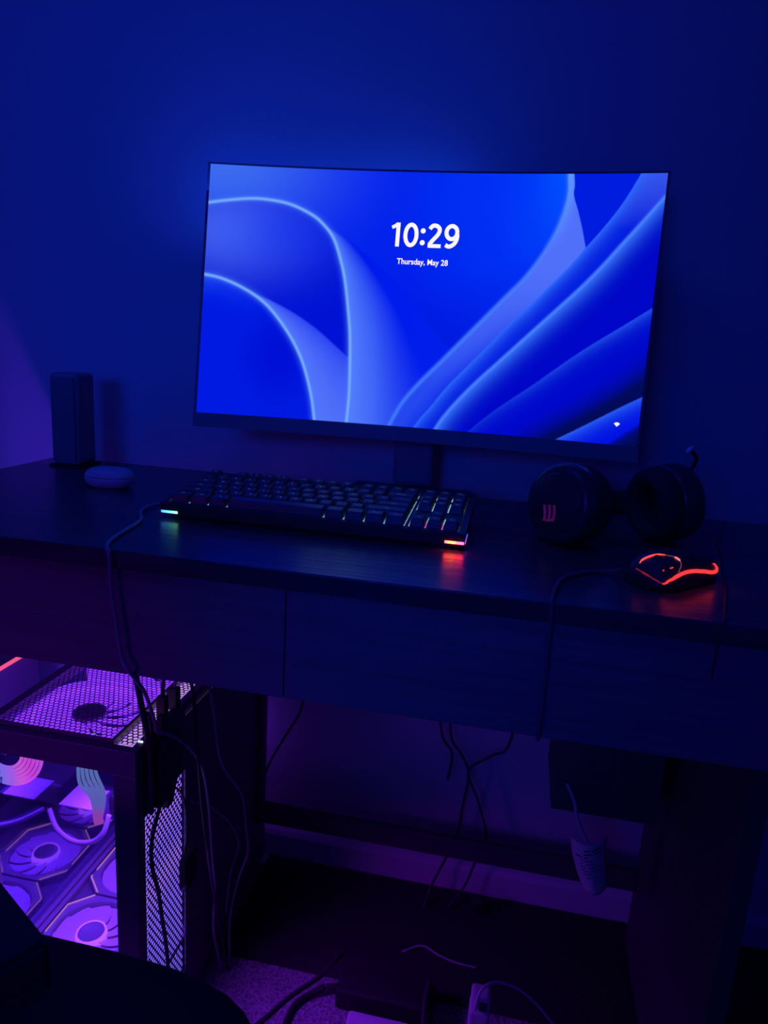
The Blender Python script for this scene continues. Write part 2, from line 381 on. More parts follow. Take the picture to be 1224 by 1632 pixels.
    kk = (~right) & (U > 1.2); C[kk] = mixc(C, rgb(0, 84, 255), np.exp(-(dE / 0.10) ** 2) * np.clip(1 - V / 0.35, 0, 1) * 0.8)[kk]
    # band F-G
    pF = np.vstack([sF, [[1.9, 1.2], [1.9, -0.1]]]); k = inside(U, V, pF)
    c = np.zeros_like(C) + rgb(0, 24, 222); c = mixc(c, rgb(54, 84, 236), np.clip((0.2 - V) / 0.2, 0, 1) * np.clip((U - 1.5) / 0.12, 0, 1))
    c = mixc(c, rgb(44, 104, 252), np.exp(-(dF / 0.022)))
    C[k] = c[k]
    # below G
    dG, _ = dist(U, V, sG); pG = np.vstack([sG, [[1.9, 1.2], [1.9, -0.1]]]); k = inside(U, V, pG)
    c = mixc(np.zeros_like(C) + rgb(0, 6, 200), rgb(52, 112, 252), np.exp(-(dG / 0.030) ** 1.3)); C[k] = c[k]
    C = mixc(C, rgb(80, 140, 255), np.exp(-(dG / 0.006) ** 2) * 0.7)
    # below H
    dH, fH = dist(U, V, sH); pH = np.vstack([sH, [[1.9, 1.2], [1.9, -0.1]]]); k = inside(U, V, pH)
    dI, _ = dist(U, V, sI); dJ, _ = dist(U, V, sJ)
    c = mixc(np.zeros_like(C) + rgb(0, 8, 204), rgb(34, 80, 236), np.exp(-(dH / 0.018)) * np.clip(1.2 - fH, 0, 1))
    kI = inside(U, V, np.vstack([sI, [[1.9, 1.2], [1.9, -0.1]]]))
    sd = np.where(kI, dI, -dI)
    c = mixc(c, rgb(2, 10, 92), np.clip((sd + 0.07) / 0.10, 0, 1) ** 1.4); C[k] = c[k]
    # below J, K
    k = inside(U, V, np.vstack([sJ, [[1.9, 1.2], [1.9, -0.1]]]))
    c = mixc(np.zeros_like(C) + rgb(0, 14, 226), rgb(40, 92, 246), np.exp(-(dJ / 0.022))); C[k] = c[k]
    dK, _ = dist(U, V, sK); k = inside(U, V, np.vstack([sK, [[1.9, 1.2], [1.9, -0.1]]]))
    C[k] = mixc(np.zeros_like(C) + rgb(2, 10, 84), rgb(0, 14, 200), np.exp(-dK / 0.012))[k]
    return C

NX, NY = 680, 382
us = np.linspace(0, 1, NX + 1); vs_ = np.linspace(0, 1, NY + 1)
UU, VV = np.meshgrid(us, vs_)
CC = sum(wallpaper(UU + dx / NX, VV + dy / NY) for dx, dy in ((-0.375, -0.125), (0.125, -0.375), (0.375, 0.125), (-0.125, 0.375))) / 4
a = (UU * 2 - 1) * MHW / MR; X = MR * np.sin(a); Y = -MR * (1 - np.cos(a)); Z = (1 - VV) * MH
Y2 = Y + Z * math.sin(MT); Z2 = Z * math.cos(MT)
P = np.stack([X * math.cos(MYW) - Y2 * math.sin(MYW), X * math.sin(MYW) + Y2 * math.cos(MYW), MCZ + Z2], -1).reshape(-1, 3)
idx = np.arange((NX + 1) * (NY + 1)).reshape(NY + 1, NX + 1)
F = np.stack([idx[:-1, :-1], idx[1:, :-1], idx[1:, 1:], idx[:-1, 1:]], -1).reshape(-1, 4)
me = bpy.data.meshes.new('display'); me.vertices.add(len(P)); me.vertices.foreach_set('co', P.ravel())
me.loops.add(F.size); me.loops.foreach_set('vertex_index', F.ravel().astype(np.int32)); me.polygons.add(len(F))
me.polygons.foreach_set('loop_start', np.arange(0, F.size, 4, dtype=np.int32)); me.polygons.foreach_set('loop_total', np.full(len(F), 4, np.int32))
me.update(calc_edges=True); me.validate()
ca = me.color_attributes.new('picture', 'FLOAT_COLOR', 'POINT')
ca.data.foreach_set('color', np.concatenate([CC.reshape(-1, 3), np.ones((len(P), 1))], 1).ravel().astype(np.float32))
M_scr = glow('display_picture', (1, 1, 1), 1.0); nt = M_scr.node_tree
at = nt.nodes.new('ShaderNodeAttribute'); at.attribute_name = 'picture'
em = [n for n in nt.nodes if n.type == 'EMISSION'][0]; nt.links.new(at.outputs['Color'], em.inputs[0])
me.materials.append(M_scr)
disp = bpy.data.objects.new('display', me); COL.objects.link(disp); disp.parent = monitor

def on_screen(bm, u0, v0, name, parent, m=M_clock, rot=0.0):
    """wrap flat artwork (metres) on the curved display with its origin at screen fraction (u0, v0)"""
    for v in bm.verts:
        x, y = v.co.x, v.co.y
        p = mp((u0 * 2 - 1) + x / MHW, (1 - v0) + y / MH, -0.0007); v.co = p + ML
    return link(name, bm, m, parent)

def stroke(bm, pts, w, n=6, closed=False):
    """flat pen stroke with round ends"""
    P = [V3((x, y, 0)) for x, y in pts]
    if len(P) > 2: P = smooth_pts(P, n)
    Lft, Rgt = [], []
    for i, p in enumerate(P):
        d = (P[min(i + 1, len(P) - 1)] - P[max(i - 1, 0)]).normalized(); q = V3((-d.y, d.x, 0)) * w / 2
        Lft.append(bm.verts.new(p + q)); Rgt.append(bm.verts.new(p - q))
    for i in range(len(P) - 1): bm.faces.new((Lft[i], Rgt[i], Rgt[i + 1], Lft[i + 1]))
def disc(bm, x, y, r, n=20):
    bm.faces.new([bm.verts.new((x + r * math.cos(2 * math.pi * k / n), y + r * math.sin(2 * math.pi * k / n), 0)) for k in range(n)])

# the clock, drawn with pen strokes: pen height h, x in metres from the left of the group
h = 0.0272; w = 0.0054; bm = bmesh.new(); HW = 0.0473
def g(pts, ww=w, n=6): stroke(bm, [(x - HW, (y - 0.5) * h) for x, y in pts], ww, n)
def oval(cx, cy, rx, ry, a0=0, a1=360, k=20):
    return [(cx + rx * math.cos(math.radians(a0 + (a1 - a0) * i / k)), cy + ry * math.sin(math.radians(a0 + (a1 - a0) * i / k))) for i in range(k + 1)]
g([(0.0098, -0.09), (0.0098, 1.08)]); g([(0.0012, 0.84), (0.0052, 0.91), (0.0092, 1.03)], ww=w * 0.85)
g(oval(0.0280, 0.5, 0.0077, 0.5), n=3)
for yy in (0.14, 0.72): disc(bm, 0.0444 - HW, (yy - 0.5) * h, w * 0.64)
g([(0.0535, 0.82), (0.0557, 0.93), (0.0590, 0.995), (0.0632, 0.97), (0.0665, 0.86), (0.0668, 0.71), (0.0645, 0.53), (0.0605, 0.36), (0.0562, 0.17), (0.0540, 0.03)])
g([(0.0522, 0.0), (0.0700, 0.0)], ww=w * 0.92)
g(oval(0.0838, 0.68, 0.0073, 0.315), n=3)
g([(0.0911, 0.66), (0.0914, 0.42), (0.0893, 0.20), (0.0850, 0.045), (0.0805, 0.0), (0.0762, 0.07)])
on_screen(bm, 0.5015, 0.2415, 'clock_digits', disp)
bm = text_bm('Thursday, May 28', 0.0108, 0.00019)
xs = [v.co.x for v in bm.verts]; wd = max(xs) - min(xs); mid = (max(xs) + min(xs)) / 2
for v in bm.verts: v.co.x = (v.co.x - mid) * 0.0705 / wd
on_screen(bm, 0.5005, 0.346, 'date_line', disp)
bm = bmesh.new()
pts = [(0, -0.0032)] + [(0.0046 * math.cos(math.radians(q)), -0.0022 + 0.0046 * math.sin(math.radians(q))) for q in range(35, 146, 10)]
bm.faces.new([bm.verts.new((x, y, 0)) for x, y in pts]); on_screen(bm, 0.9552, 0.9211, 'network_symbol', disp)

# body: thin bezel, lower chin, back shell
def strip(bm, s0, s1, t0, t1, o0, o1, n=24):
    rows = []
    for i in range(n + 1):
        s = s0 + (s1 - s0) * i / n
        rows.append([bm.verts.new(mp(s, t, o) + ML) for t, o in ((t0, o0), (t1, o0), (t1, o1), (t0, o1))])
    for R0, R1 in zip(rows[:-1], rows[1:]):
        for k in range(4): bm.faces.new((R0[k], R0[(k + 1) % 4], R1[(k + 1) % 4], R1[k]))
    bm.faces.new(rows[0][::-1]); bm.faces.new(rows[-1]); bmesh.ops.recalc_face_normals(bm, faces=bm.faces)
bz = 0.0035 / MHW; bt = 0.0025 / MH
bm = bmesh.new()
strip(bm, -1 - bz, -1.0, -0.0, 1 + bt, -0.001, 0.012, 2); strip(bm, 1.0, 1 + bz, -0.0, 1 + bt, -0.001, 0.012, 2)
strip(bm, -1.0, 1.0, 1.0, 1 + bt, -0.001, 0.012)
link('bezel', bm, mat('glare_lifted_bezel', (0.16, 0.16, 0.17), 0.5, bump=(500, 0.05, 0.0003)), monitor)  # bezel grey is lightened to include glare from the screen
bm = bmesh.new(); strip(bm, -1 - bz, 1 + bz, -0.058, -0.0005, -0.0035, 0.014); link('chin', bm, mat('chin_plastic', (0.22, 0.22, 0.23), 0.5, bump=(500, 0.05, 0.0003)), monitor)
bm = bmesh.new(); strip(bm, -1 - bz, 1 + bz, -0.058, 1 + bt, 0.0145, 0.026); strip(bm, -0.55, 0.55, 0.12, 0.88, 0.0262, 0.040); link('back_shell', bm, M_black, monitor)
bm = bmesh.new(); box(bm, (-0.03, 0.070, 0.012), (0.03, 0.090, 0.27), 0.006); link('stand_neck', bm, mat('stand_plastic', (0.30, 0.30, 0.31), 0.5, bump=(500, 0.05, 0.0003)), monitor)
bm = bmesh.new(); box(bm, (-0.09, -0.010, 0.0005), (0.09, 0.088, 0.010), 0.004); link('stand_base', bm, bpy.data.materials['stand_plastic'], monitor)

# ------------------------------------------------------------------ keyboard
U = 0.01905; KX, KY = -0.3021, 0.148; KT = math.radians(6)
kb = thing('keyboard', 'black mechanical keyboard with lit corner bars in front of the monitor', 'keyboard', (KX, KY, 0.0))
KM = Matrix.Translation((0, 0, 0.018)) @ Matrix.Rotation(KT, 4, 'X')
KWID = 18.25 * U; KDEP = 6.25 * U
bm = bmesh.new()
# tray: tilted body with a raised rim
pr_ = [(-0.010, -0.0115), (-0.010, 0.0005), (-0.0085, 0.0025), (-0.002, 0.0025), (-0.002, -0.0005), (KDEP + 0.002, -0.0005), (KDEP + 0.002, 0.003), (KDEP + 0.009, 0.003), (KDEP + 0.010, -0.006), (KDEP - 0.005, -0.018)]
xa, xb = -0.0085, KWID + 0.0085
def kp(x, y, z): return KM @ V3((x, y, z))
ra = [bm.verts.new(kp(xa, y, z)) for y, z in pr_]; rb = [bm.verts.new(kp(xb, y, z)) for y, z in pr_]
n = len(pr_)
for k in range(n): bm.faces.new((ra[k], ra[(k + 1) % n], rb[(k + 1) % n], rb[k]))
bm.faces.new(ra[::-1]); bm.faces.new(rb)
box(bm, (xa, -0.002, -0.0004), (-0.0015, KDEP + 0.002, 0.0028), 0, M=KM); box(bm, (KWID + 0.0015, -0.002, -0.0004), (xb, KDEP + 0.002, 0.0028), 0, M=KM)
bmesh.ops.recalc_face_normals(bm, faces=bm.faces)
for (x0_, x1_, y0_, y1_) in ((1.02, 1.98, 5.25, 6.25), (15.03, 15.22, 0, 6.25), (15.25, 18.25, 2.02, 2.98), (15.25, 16.2, 1.02, 2.0), (17.3, 18.25, 1.02, 2.0), (0, 18.25, 5.03, 5.22), (6.03, 6.47, 5.25, 6.25), (10.53, 10.97, 5.25, 6.25)):
    box(bm, (x0_ * U, y0_ * U, 0.0007), (x1_ * U, y1_ * U, 0.0028), 0, M=KM)
link('case', bm, M_black, kb)
for x in (0.02, KWID - 0.02):
    bm = bmesh.new(); box(bm, (x - 0.012, KDEP - 0.02, 0.0005), (x + 0.012, KDEP - 0.004, 0.0145), 0.002); link('riser_foot', bm, M_rubber, kb)
    bm = bmesh.new(); box(bm, (x - 0.012, -0.006, 0.0003), (x + 0.012, 0.002, 0.0065), 0.001); link('rubber_foot', bm, M_rubber, kb)
bm = bmesh.new(); box(bm, (0.001, 0.0005, 0.0), (KWID - 0.001, KDEP - 0.0005, 0.0006), 0, M=KM)
link('backlit_plate', bm, glow_ramp('plate_light', 'X', 0, KWID, [(0, (0.40, 0.55, 1.0)), (0.5, (0.35, 0.75, 1.0)), (1.0, (0.35, 0.72, 1.0))], 0.75), kb)
bm = bmesh.new(); box(bm, (15.26 * U, 0.0005, 0.0007), (KWID - 0.001, 0.99 * U, 0.0010), 0, M=KM); link('arrow_key_backlight', bm, glow('arrow_key_light', (0.85, 0.12, 0.75), 0.8), kb)
rows = [
    (5.25, [('Esc', 0, 1)] + [('F%d' % (i + 1), 2 + i + 0.5 * (i // 4), 1) for i in range(12)] + [('PrtSc', 15.25, 1), ('ScrLk', 16.25, 1), ('Pause', 17.25, 1)]),
    (4, [(c, i, 1) for i, c in enumerate('`1234567890-=')] + [('Backspace', 13, 2), ('Ins', 15.25, 1), ('Home', 16.25, 1), ('PgUp', 17.25, 1)]),
    (3, [('Tab', 0, 1.5)] + [(c, 1.5 + i, 1) for i, c in enumerate('QWERTYUIOP[]')] + [('\\', 13.5, 1.5), ('Del', 15.25, 1), ('End', 16.25, 1), ('PgDn', 17.25, 1)]),
    (2, [('Caps', 0, 1.75)] + [(c, 1.75 + i, 1) for i, c in enumerate("ASDFGHJKL;'")] + [('Enter', 12.75, 2.25)]),
    (1, [('Shift', 0, 2.25)] + [(c, 2.25 + i, 1) for i, c in enumerate('ZXCVBNM,./')] + [('Shift', 12.25, 2.75), ('^', 16.25, 1)]),
    (0, [('Ctrl', 0, 1.25), ('Win', 1.25, 1.25), ('Alt', 2.5, 1.25), ('', 3.75, 6.25), ('Alt', 10, 1.25), ('Fn', 11.25, 1.25), ('Menu', 12.5, 1.25), ('Ctrl', 13.75, 1.25), ('<', 15.25, 1), ('v', 16.25, 1), ('>', 17.25, 1)])]
keymesh = {}
def keycap(wu):
    bm = bmesh.new(); W2 = wu * U / 2 - 0.0006; D2 = U / 2 - 0.0006; tx = W2 - 0.0026; z0, z1 = 0.0015, 0.0108
    lvl = [(W2, D2, D2, z0), (W2 - 0.0002, D2 - 0.0002, D2 - 0.0002, z0 + 0.001), (tx + 0.0004, D2 - 0.0022, D2 - 0.0010, z1 - 0.0008), (tx - 0.0005, D2 - 0.0032, D2 - 0.0020, z1)]
    R = []
    for a_, f_, b_, z in lvl:
        c = 0.0012; L = []
        for (sx, yy) in ((1, -1), (1, 1), (-1, 1), (-1, -1)):
            y = -f_ if yy < 0 else b_
            p1 = V3((sx * a_, y - yy * c, z)); p2 = V3((sx * (a_ - c), y, z))
            L += [p1, p2] if sx * yy > 0 else [p2, p1]
        R.append([bm.verts.new(p) for p in L])
    for P0, P1 in zip(R[:-1], R[1:]):
        for k in range(8): bm.faces.new((P0[k], P0[(k + 1) % 8], P1[(k + 1) % 8], P1[k]))
    cv = bm.verts.new((0, 0, z1 - 0.0007))
    for k in range(8): bm.faces.new((R[-1][k], R[-1][(k + 1) % 8], cv))
    bm.faces.new(R[0][::-1]); bmesh.ops.recalc_face_normals(bm, faces=bm.faces)
    me = bpy.data.meshes.new('keycap'); bm.to_mesh(me); bm.free(); me.materials.append(M_key); return me
kmat = M_key
for row, keys in rows:
    for (lab, x, wu) in keys:
        if wu not in keymesh: keymesh[wu] = keycap(wu)
        o = bpy.data.objects.new('keycap', keymesh[wu]); COL.objects.link(o); o.parent = kb
        o.matrix_local = KM @ Matrix.Translation(((x + wu / 2) * U, (row + 0.5) * U, 0))
        if lab:
            b2 = text_bm(lab, 0.0046 if len(lab) == 1 else 0.0030)
            for v in b2.verts: v.co = V3((v.co.x, v.co.y + 0.0012, 0.01075))
            link('legend', b2, M_legend, o)
# corner light bars
bm = bmesh.new(); box(bm, (-0.0075, -0.0106, -0.0098), (0.0135, -0.0098, -0.0068), 0.0003, M=KM)
link('light_bar', bm, glow_ramp('left_bar', 'X', -0.0075, 0.0135, [(0, (0.05, 0.25, 1)), (0.45, (0.1, 0.5, 0.9)), (0.8, (0.2, 0.95, 0.55)), (1, (0.25, 1, 0.5))], 2.4), kb)['label'] = 'light bar glowing blue to green'
bm = bmesh.new(); box(bm, (KWID - 0.014, -0.0106, -0.0098), (KWID + 0.0075, -0.0098, -0.0068), 0.0003, M=KM)
link('light_bar', bm, glow_ramp('right_bar', 'X', KWID - 0.014, KWID + 0.0075, [(0, (1, 0.03, 0.04)), (0.25, (1, 0.07, 0.02)), (0.42, (1, 0.11, 0.02)), (0.62, (1, 0.035, 0.03)), (1, (1, 0.025, 0.10))], 14.0), kb)['label'] = 'light bar glowing orange to red'
bm = bmesh.new(); box(bm, (KWID + 0.0085, -0.009, -0.0095), (KWID + 0.0092, 0.018, -0.0066), 0.0002, M=KM)
link('light_bar', bm, glow_ramp('side_bar', 'Y', -0.009, 0.018, [(0, (0.55, 0.08, 1)), (0.5, (0.16, 0.05, 1)), (1, (0.1, 0.12, 0.6))], 1.2), kb)['label'] = 'light bar glowing violet on the right side'

tag(cable('keyboard_cable', [(-0.311, 0.205, 0.006), (-0.335, 0.195, 0.0035), (-0.347, 0.178, 0.003), (-0.340, 0.145, 0.003), (-0.323, 0.116, 0.003), (-0.316, 0.09, 0.003), (-0.314, 0.073, 0.003), (-0.307, 0.03, 0.003), (-0.297, 0.003, 0.0028), (-0.290, -0.004, -0.006), (-0.288, -0.005, -0.04), (-0.283, -0.005, -0.08), (-0.279, -0.005, -0.111), (-0.271, -0.005, -0.127), (-0.274, 0.012, -0.145), (-0.272, 0.029, -0.17), (-0.270, 0.045, -0.213), (-0.272, 0.053, -0.229), (-0.270, 0.088, -0.255), (-0.270, 0.137, -0.303), (-0.268, 0.165, -0.347), (-0.268, 0.184, -0.413), (-0.268, 0.195, -0.491), (-0.268, 0.207, -0.574), (-0.268, 0.203, -0.636), (-0.268, 0.232, -0.737)], 0.0021, M_gwire),
    'thin grey cable from the keyboard over the desk edge down past the tower', 'cable')

# ------------------------------------------------------------------ earbuds case
eb = thing('earbuds_case', 'small white rounded earbuds case on the left of the desk', 'earbuds case', (-0.459, 0.272, 0.0), rot=(0, 0, 0.10))
bm = bmesh.new()
def pill(bm, ax, ay, az, z0, z1, n=40, m=12, e=2.6):
    rings = []
    for j in range(m + 1):
        ph = -math.pi / 2 + math.pi * j / m
        zz = math.sin(ph); rr = math.cos(ph)
        z = zz * az + az; fx = (ax - az + az * rr); fy = (ay - az * 0.8 + az * 0.8 * rr)
        z = min(max(z, z0), z1)
        rings.append([(fx * math.copysign(abs(math.cos(t)) ** (2 / e), math.cos(t)), fy * math.copysign(abs(math.sin(t)) ** (2 / e), math.sin(t)), z) for t in [2 * math.pi * k / n for k in range(n)]])
    V = [[bm.verts.new(p) for p in R] for R in rings]
    for A_, B_ in zip(V[:-1], V[1:]):
        for k in range(n):
            try: bm.faces.new((A_[k], A_[(k + 1) % n], B_[(k + 1) % n], B_[k]))
            except Exception: pass
    bm.faces.new(V[0]); bm.faces.new(V[-1])
    bmesh.ops.recalc_face_normals(bm, faces=bm.faces)
pill(bm, 0.0335, 0.0235, 0.0135, 0, 0.0152); link('case_body', bm, M_white, eb, True)
bm = bmesh.new(); pill(bm, 0.0335, 0.0235, 0.0135, 0.0159, 0.03); link('lid', bm, M_white, eb, True)
bm = bmesh.new(); box(bm, (-0.011, 0.019, 0.011), (0.011, 0.0235, 0.018), 0.001); link('hinge', bm, mat('hinge_metal', (0.6, 0.6, 0.62), 0.25, 1.0, bump=(300, 0.02, 0.0002)), eb)

# ------------------------------------------------------------------ speaker
sp = thing('speaker', 'tall narrow dark speaker at the back left corner of the desk', 'speaker', (-0.5985, 0.400, 0))
M_spk = mat('speaker_shell', (0.32, 0.32, 0.33), 0.5, bump=(500, 0.05, 0.0003))
bm = bmesh.new(); box(bm, (-0.023, -0.026, 0.004), (0.023, 0.024, 0.147), 0.006, 3); link('cabinet', bm, M_spk, sp)
bm = bmesh.new(); box(bm, (-0.020, -0.029, 0.010), (0.020, -0.0262, 0.141), 0.0012); link('grille', bm, mat('speaker_cloth', (0.22, 0.22, 0.225), 0.9, bump=(900, 0.4, 0.0005)), sp)
bm = bmesh.new(); box(bm, (-0.027, -0.030, 0.0), (0.027, 0.028, 0.0038), 0.001); link('base', bm, M_rubber, sp)
bm = bmesh.new(); box(bm, (0.0232, -0.024, 0.09), (0.0244, -0.019, 0.140), 0.0004); link('side_trim', bm, mat('trim_plastic', (0.40, 0.40, 0.42), 0.3, bump=(300, 0.02, 0.0002)), sp)

# ------------------------------------------------------------------ headset
hs = thing('headset', 'black over-ear gaming headset lying on the desk right of the keyboard', 'headset', (0.161, 0.217, 0.0))
def basis(n, up=(0, 0, 1)):
    n = V3(n).normalized(); x = V3(up).cross(n).normalized(); y = n.cross(x)
    return Matrix((x, y, n)).transposed().to_4x4()
def cup(cx, cy, cz, n, r=0.0455, thick=0.034, stretch=1.06):
    M = Matrix.Translation((cx, cy, cz)) @ basis(n) @ Matrix.Diagonal((1.0, stretch, 1, 1))
    bm = bmesh.new(); lathe(bm, [(0, thick * .5), (r * 0.80, thick * .5), (r * 0.92, thick * .42), (r * 0.99, thick * .22), (r, 0), (r * 0.98, -thick * .3), (r * 0.90, -thick * .5), (0, -thick * .5)], 40, M)
    o = link('ear_cup', bm, M_blackg, hs, True)
    bm = bmesh.new(); lathe(bm, [(0, 0.0012), (r * 0.70, 0.0012), (r * 0.74, 0.0), (r * 0.74, -0.001), (0, -0.001)], 36, M @ Matrix.Translation((0, 0, thick * .5 + 0.0006))); link('outer_plate', bm, M_black, o, True)
    bm = bmesh.new(); k = thick * .5
    lathe(bm, [(r * .50, -k), (r * .52, -k - .016), (r * .62, -k - .024), (r * .82, -k - .024), (r * .97, -k - .015), (r * .98, -k - .004), (r * .92, -k + .002)], 40, M); link('ear_cushion', bm, M_foam, hs, True)
    return o, M
cl, MLc = cup(0.0, 0.0, 0.0495, (-0.62, -0.78, 0.10)); cr_, MRc = cup(0.134, 0.075, 0.0495, (0.86, 0.48, 0.12))
# logo on the near cup: a rounded emblem of three curved claw strokes
bm = bmesh.new()
for dx, a0 in ((-0.0048, 0.3), (0.0, 0.0), (0.0048, -0.2)):
    pts = [(dx + 0.0010 * math.sin(t * 3 + a0), -0.009 + 0.018 * t) for t in [i / 6 for i in range(7)]]
    stroke(bm, pts, 0.0026)
stroke(bm, [(-0.0055, -0.0065), (0.0, -0.0085), (0.0055, -0.0060)], 0.0026)
MM = MLc @ Matrix.Translation((-0.006, -0.012, 0.017 + 0.0022)) @ Matrix.Rotation(0.15, 4, 'Z') @ Matrix.Diagonal((1.35, 1.0, 1, 1))
for v in bm.verts: v.co = MM @ v.co
link('logo', bm, M_logo, cl)
# headband lies back on the desk behind the cups
c0 = V3((0.0, 0.0, 0.05)); c1 = V3((0.134, 0.075, 0.05)); mid = (c0 + c1) / 2; bd = V3((-0.42, 0.86, 0.0)).normalized(); sd = (c1 - c0).normalized()
arc = []
for i in range(25):
    t = math.pi * i / 24
    p = mid - sd * math.cos(t) * 0.094 + bd * math.sin(t) * 0.125; p.z = 0.050 - 0.030 * math.sin(t); arc.append(p)
bm = bmesh.new()
def ribbon(bm, pts, w, th):
    R = []
    for i, p in enumerate(pts):
        d = (pts[min(i + 1, len(pts) - 1)] - pts[max(0, i - 1)]).normalized(); o_ = d.cross(V3((0, 0, 1))).normalized(); u_ = V3((0, 0, 1))
        R.append([bm.verts.new(p + o_ * th * a_ + u_ * w * b_) for a_, b_ in ((1, -.8), (1, .8), (.5, 1), (-.5, 1), (-1, .8), (-1, -.8), (-.5, -1), (.5, -1))])
    for A_, B_ in zip(R[:-1], R[1:]):
        for k in range(8): bm.faces.new((A_[k], A_[(k + 1) % 8], B_[(k + 1) % 8], B_[k]))
    bm.faces.new(R[0][::-1]); bm.faces.new(R[-1]); bmesh.ops.recalc_face_normals(bm, faces=bm.faces)
ribbon(bm, arc[3:-3], 0.016, 0.0035); link('headband', bm, M_black, hs, True)
bm = bmesh.new(); ribbon(bm, [p - bd * 0.0085 for p in arc[8:-8]], 0.014, 0.0045); link('headband_pad', bm, M_foam, hs, True)
for pts, up in ((arc[:5], 0), (arc[-5:], 0)):
    bm = bmesh.new(); ribbon(bm, [V3(p) for p in pts], 0.013, 0.0030); link('slider', bm, M_blackg, hs, True)
mic = cable('microphone_boom', [(0.150, 0.100, 0.075), (0.158, 0.092, 0.10), (0.150, 0.075, 0.112), (0.142, 0.066, 0.114)], 0.0024, M_rubber, hs)
bm = bmesh.new(); tube(bm, [(0.1405, 0.0645, 0.1125), (0.1430, 0.0660, 0.1165), (0.1470, 0.068, 0.1200)], [0.0022, 0.0032, 0.0024], 10); link('microphone_tip', bm, mat('mic_tip_plastic', (0.9, 0.9, 0.9), 0.4, bump=(300, 0.05, 0.0003)), mic, True)

# ------------------------------------------------------------------ mouse
ms = thing('mouse', 'black gaming mouse edged with red light strips at desk right', 'mouse', (0.266, 0.114, 0.0), rot=(0, 0, math.radians(45)))
# local +X = back of the mouse, -X = front; local -Y side faces the viewer
Mi = (Matrix.Translation((0.266, 0.114, 0.0)) @ Matrix.Rotation(math.radians(45), 4, 'Z')).inverted()
def mtop(x):   # height of the spine
    t = (x + 0.055) / 0.11; return 0.015 + 0.0165 * math.sin(math.pi * min(max(t * 0.86 + 0.03, 0), 1)) ** 0.8
def mhalf(x):
    t = (x + 0.049) / 0.104; return 0.029 * (1 - abs(2 * t - 1) ** 5.0) ** 0.5 * (1 - 0.10 * math.sin(math.pi * t)) + 0.0015
bm = bmesh.new(); rings = []
for i in range(31):
    x = -0.049 + 0.104 * (0.5 - 0.5 * math.cos(math.pi * i / 30)); hw = mhalf(x); ht = mtop(x) * min(1, 0.55 + 6 * min((x + 0.0492) / 0.11, (0.0552 - x) / 0.11)); R = []
    for k in range(25):
        t = math.pi * k / 24; c, s_ = math.cos(t), math.sin(t)
        R.append(bm.verts.new((x, -hw * math.copysign(abs(c) ** 0.55, c), 0.002 + (ht - 0.002) * s_ ** 0.75)))
    rings.append(R)
for A_, B_ in zip(rings[:-1], rings[1:]):
    for k in range(24): bm.faces.new((A_[k], A_[k + 1], B_[k + 1], B_[k]))
    bm.faces.new((A_[0], B_[0], B_[-1], A_[-1]))
bm.faces.new(rings[0]); bm.faces.new(rings[-1][::-1]); bmesh.ops.recalc_face_normals(bm, faces=bm.faces)
bpy.context.view_layer.update()
shell = link('shell', bm, M_black, ms, True)
def mled(name, pts, r, m):
    bm = bmesh.new(); S_ = smooth_pts([Mi @ V3(p) for p in pts], 8)
    for i, q in enumerate(S_):
        ok, pos, nor, _ = shell.closest_point_on_mesh(q)
        if ok: S_[i] = pos + nor * (r * 0.45)
    L_ = len(S_)
    rr = [r * min(1.0, 0.35 + 3.0 * min(i, L_ - 1 - i) / L_) for i in range(L_)] if r > 0.0007 else r
    tube(bm, S_, rr, 8); return link(name, bm, m, ms, True)
mled('side_light_strip', [(0.2513,0.0573,0.0098),(0.2585,0.0645,0.0137),(0.2671,0.0731,0.0178),(0.2761,0.0821,0.0197),(0.2859,0.0919,0.0192),(0.2962,0.1022,0.0169),(0.3068,0.1128,0.0139),(0.3132,0.1192,0.014),(0.3163,0.1223,0.0178),(0.3123,0.1183,0.0248)], 0.0019, M_red)
mled('front_light_strip', [(0.2249,0.0851,0.019),(0.2301,0.0799,0.0175),(0.238,0.072,0.0146),(0.2449,0.0651,0.0118),(0.2515,0.0585,0.0095)], 0.0006, M_reddim)
mled('front_light_strip', [(0.2301,0.0799,0.0175),(0.2345,0.0755,0.0160),(0.238,0.072,0.0146)], 0.0011, M_reddim)
mled('button_light_strip', [(0.2265,0.0850,0.028),(0.2368,0.0950,0.0285),(0.2476,0.1010,0.0285),(0.2564,0.1008,0.0285)], 0.0011, glow('red_led_arc', (1.0, 0.08, 0.07), 1.2))
mled('spine_light_line', [(0.2564,0.1008,0.0285),(0.2652,0.0962,0.0285),(0.2700,0.0880,0.0282),(0.2722,0.0760,0.0272),(0.2734,0.0680,0.0262)], 0.00035, glow('faint_red_line', (0.8, 0.15, 0.3), 0.35))
mled('wheel_light', [(0.2640,0.0960,0.0290),(0.2665,0.0935,0.0290),(0.2689,0.0905,0.0290)], 0.0011, glow('pink_red_led', (1.0, 0.18, 0.22), 1.2))
mled('wheel_light', [(0.2482,0.0648,0.0285),(0.2523,0.0672,0.0287)], 0.0007, M_red)
mled('wheel_light', [(0.2590,0.0731,0.0290),(0.2618,0.0756,0.0290)], 0.0006, M_red)
bm = bmesh.new(); lathe(bm, [(0, -.0035), (0.0095, -.0035), (0.0105, -.0025), (0.0105, .0025), (0.0095, .0035), (0, .0035)], 28, Matrix.Translation((-0.024, 0, 0.019)) @ Matrix.Rotation(math.radians(90), 4, 'X')); link('scroll_wheel', bm, M_rubber, ms, True)
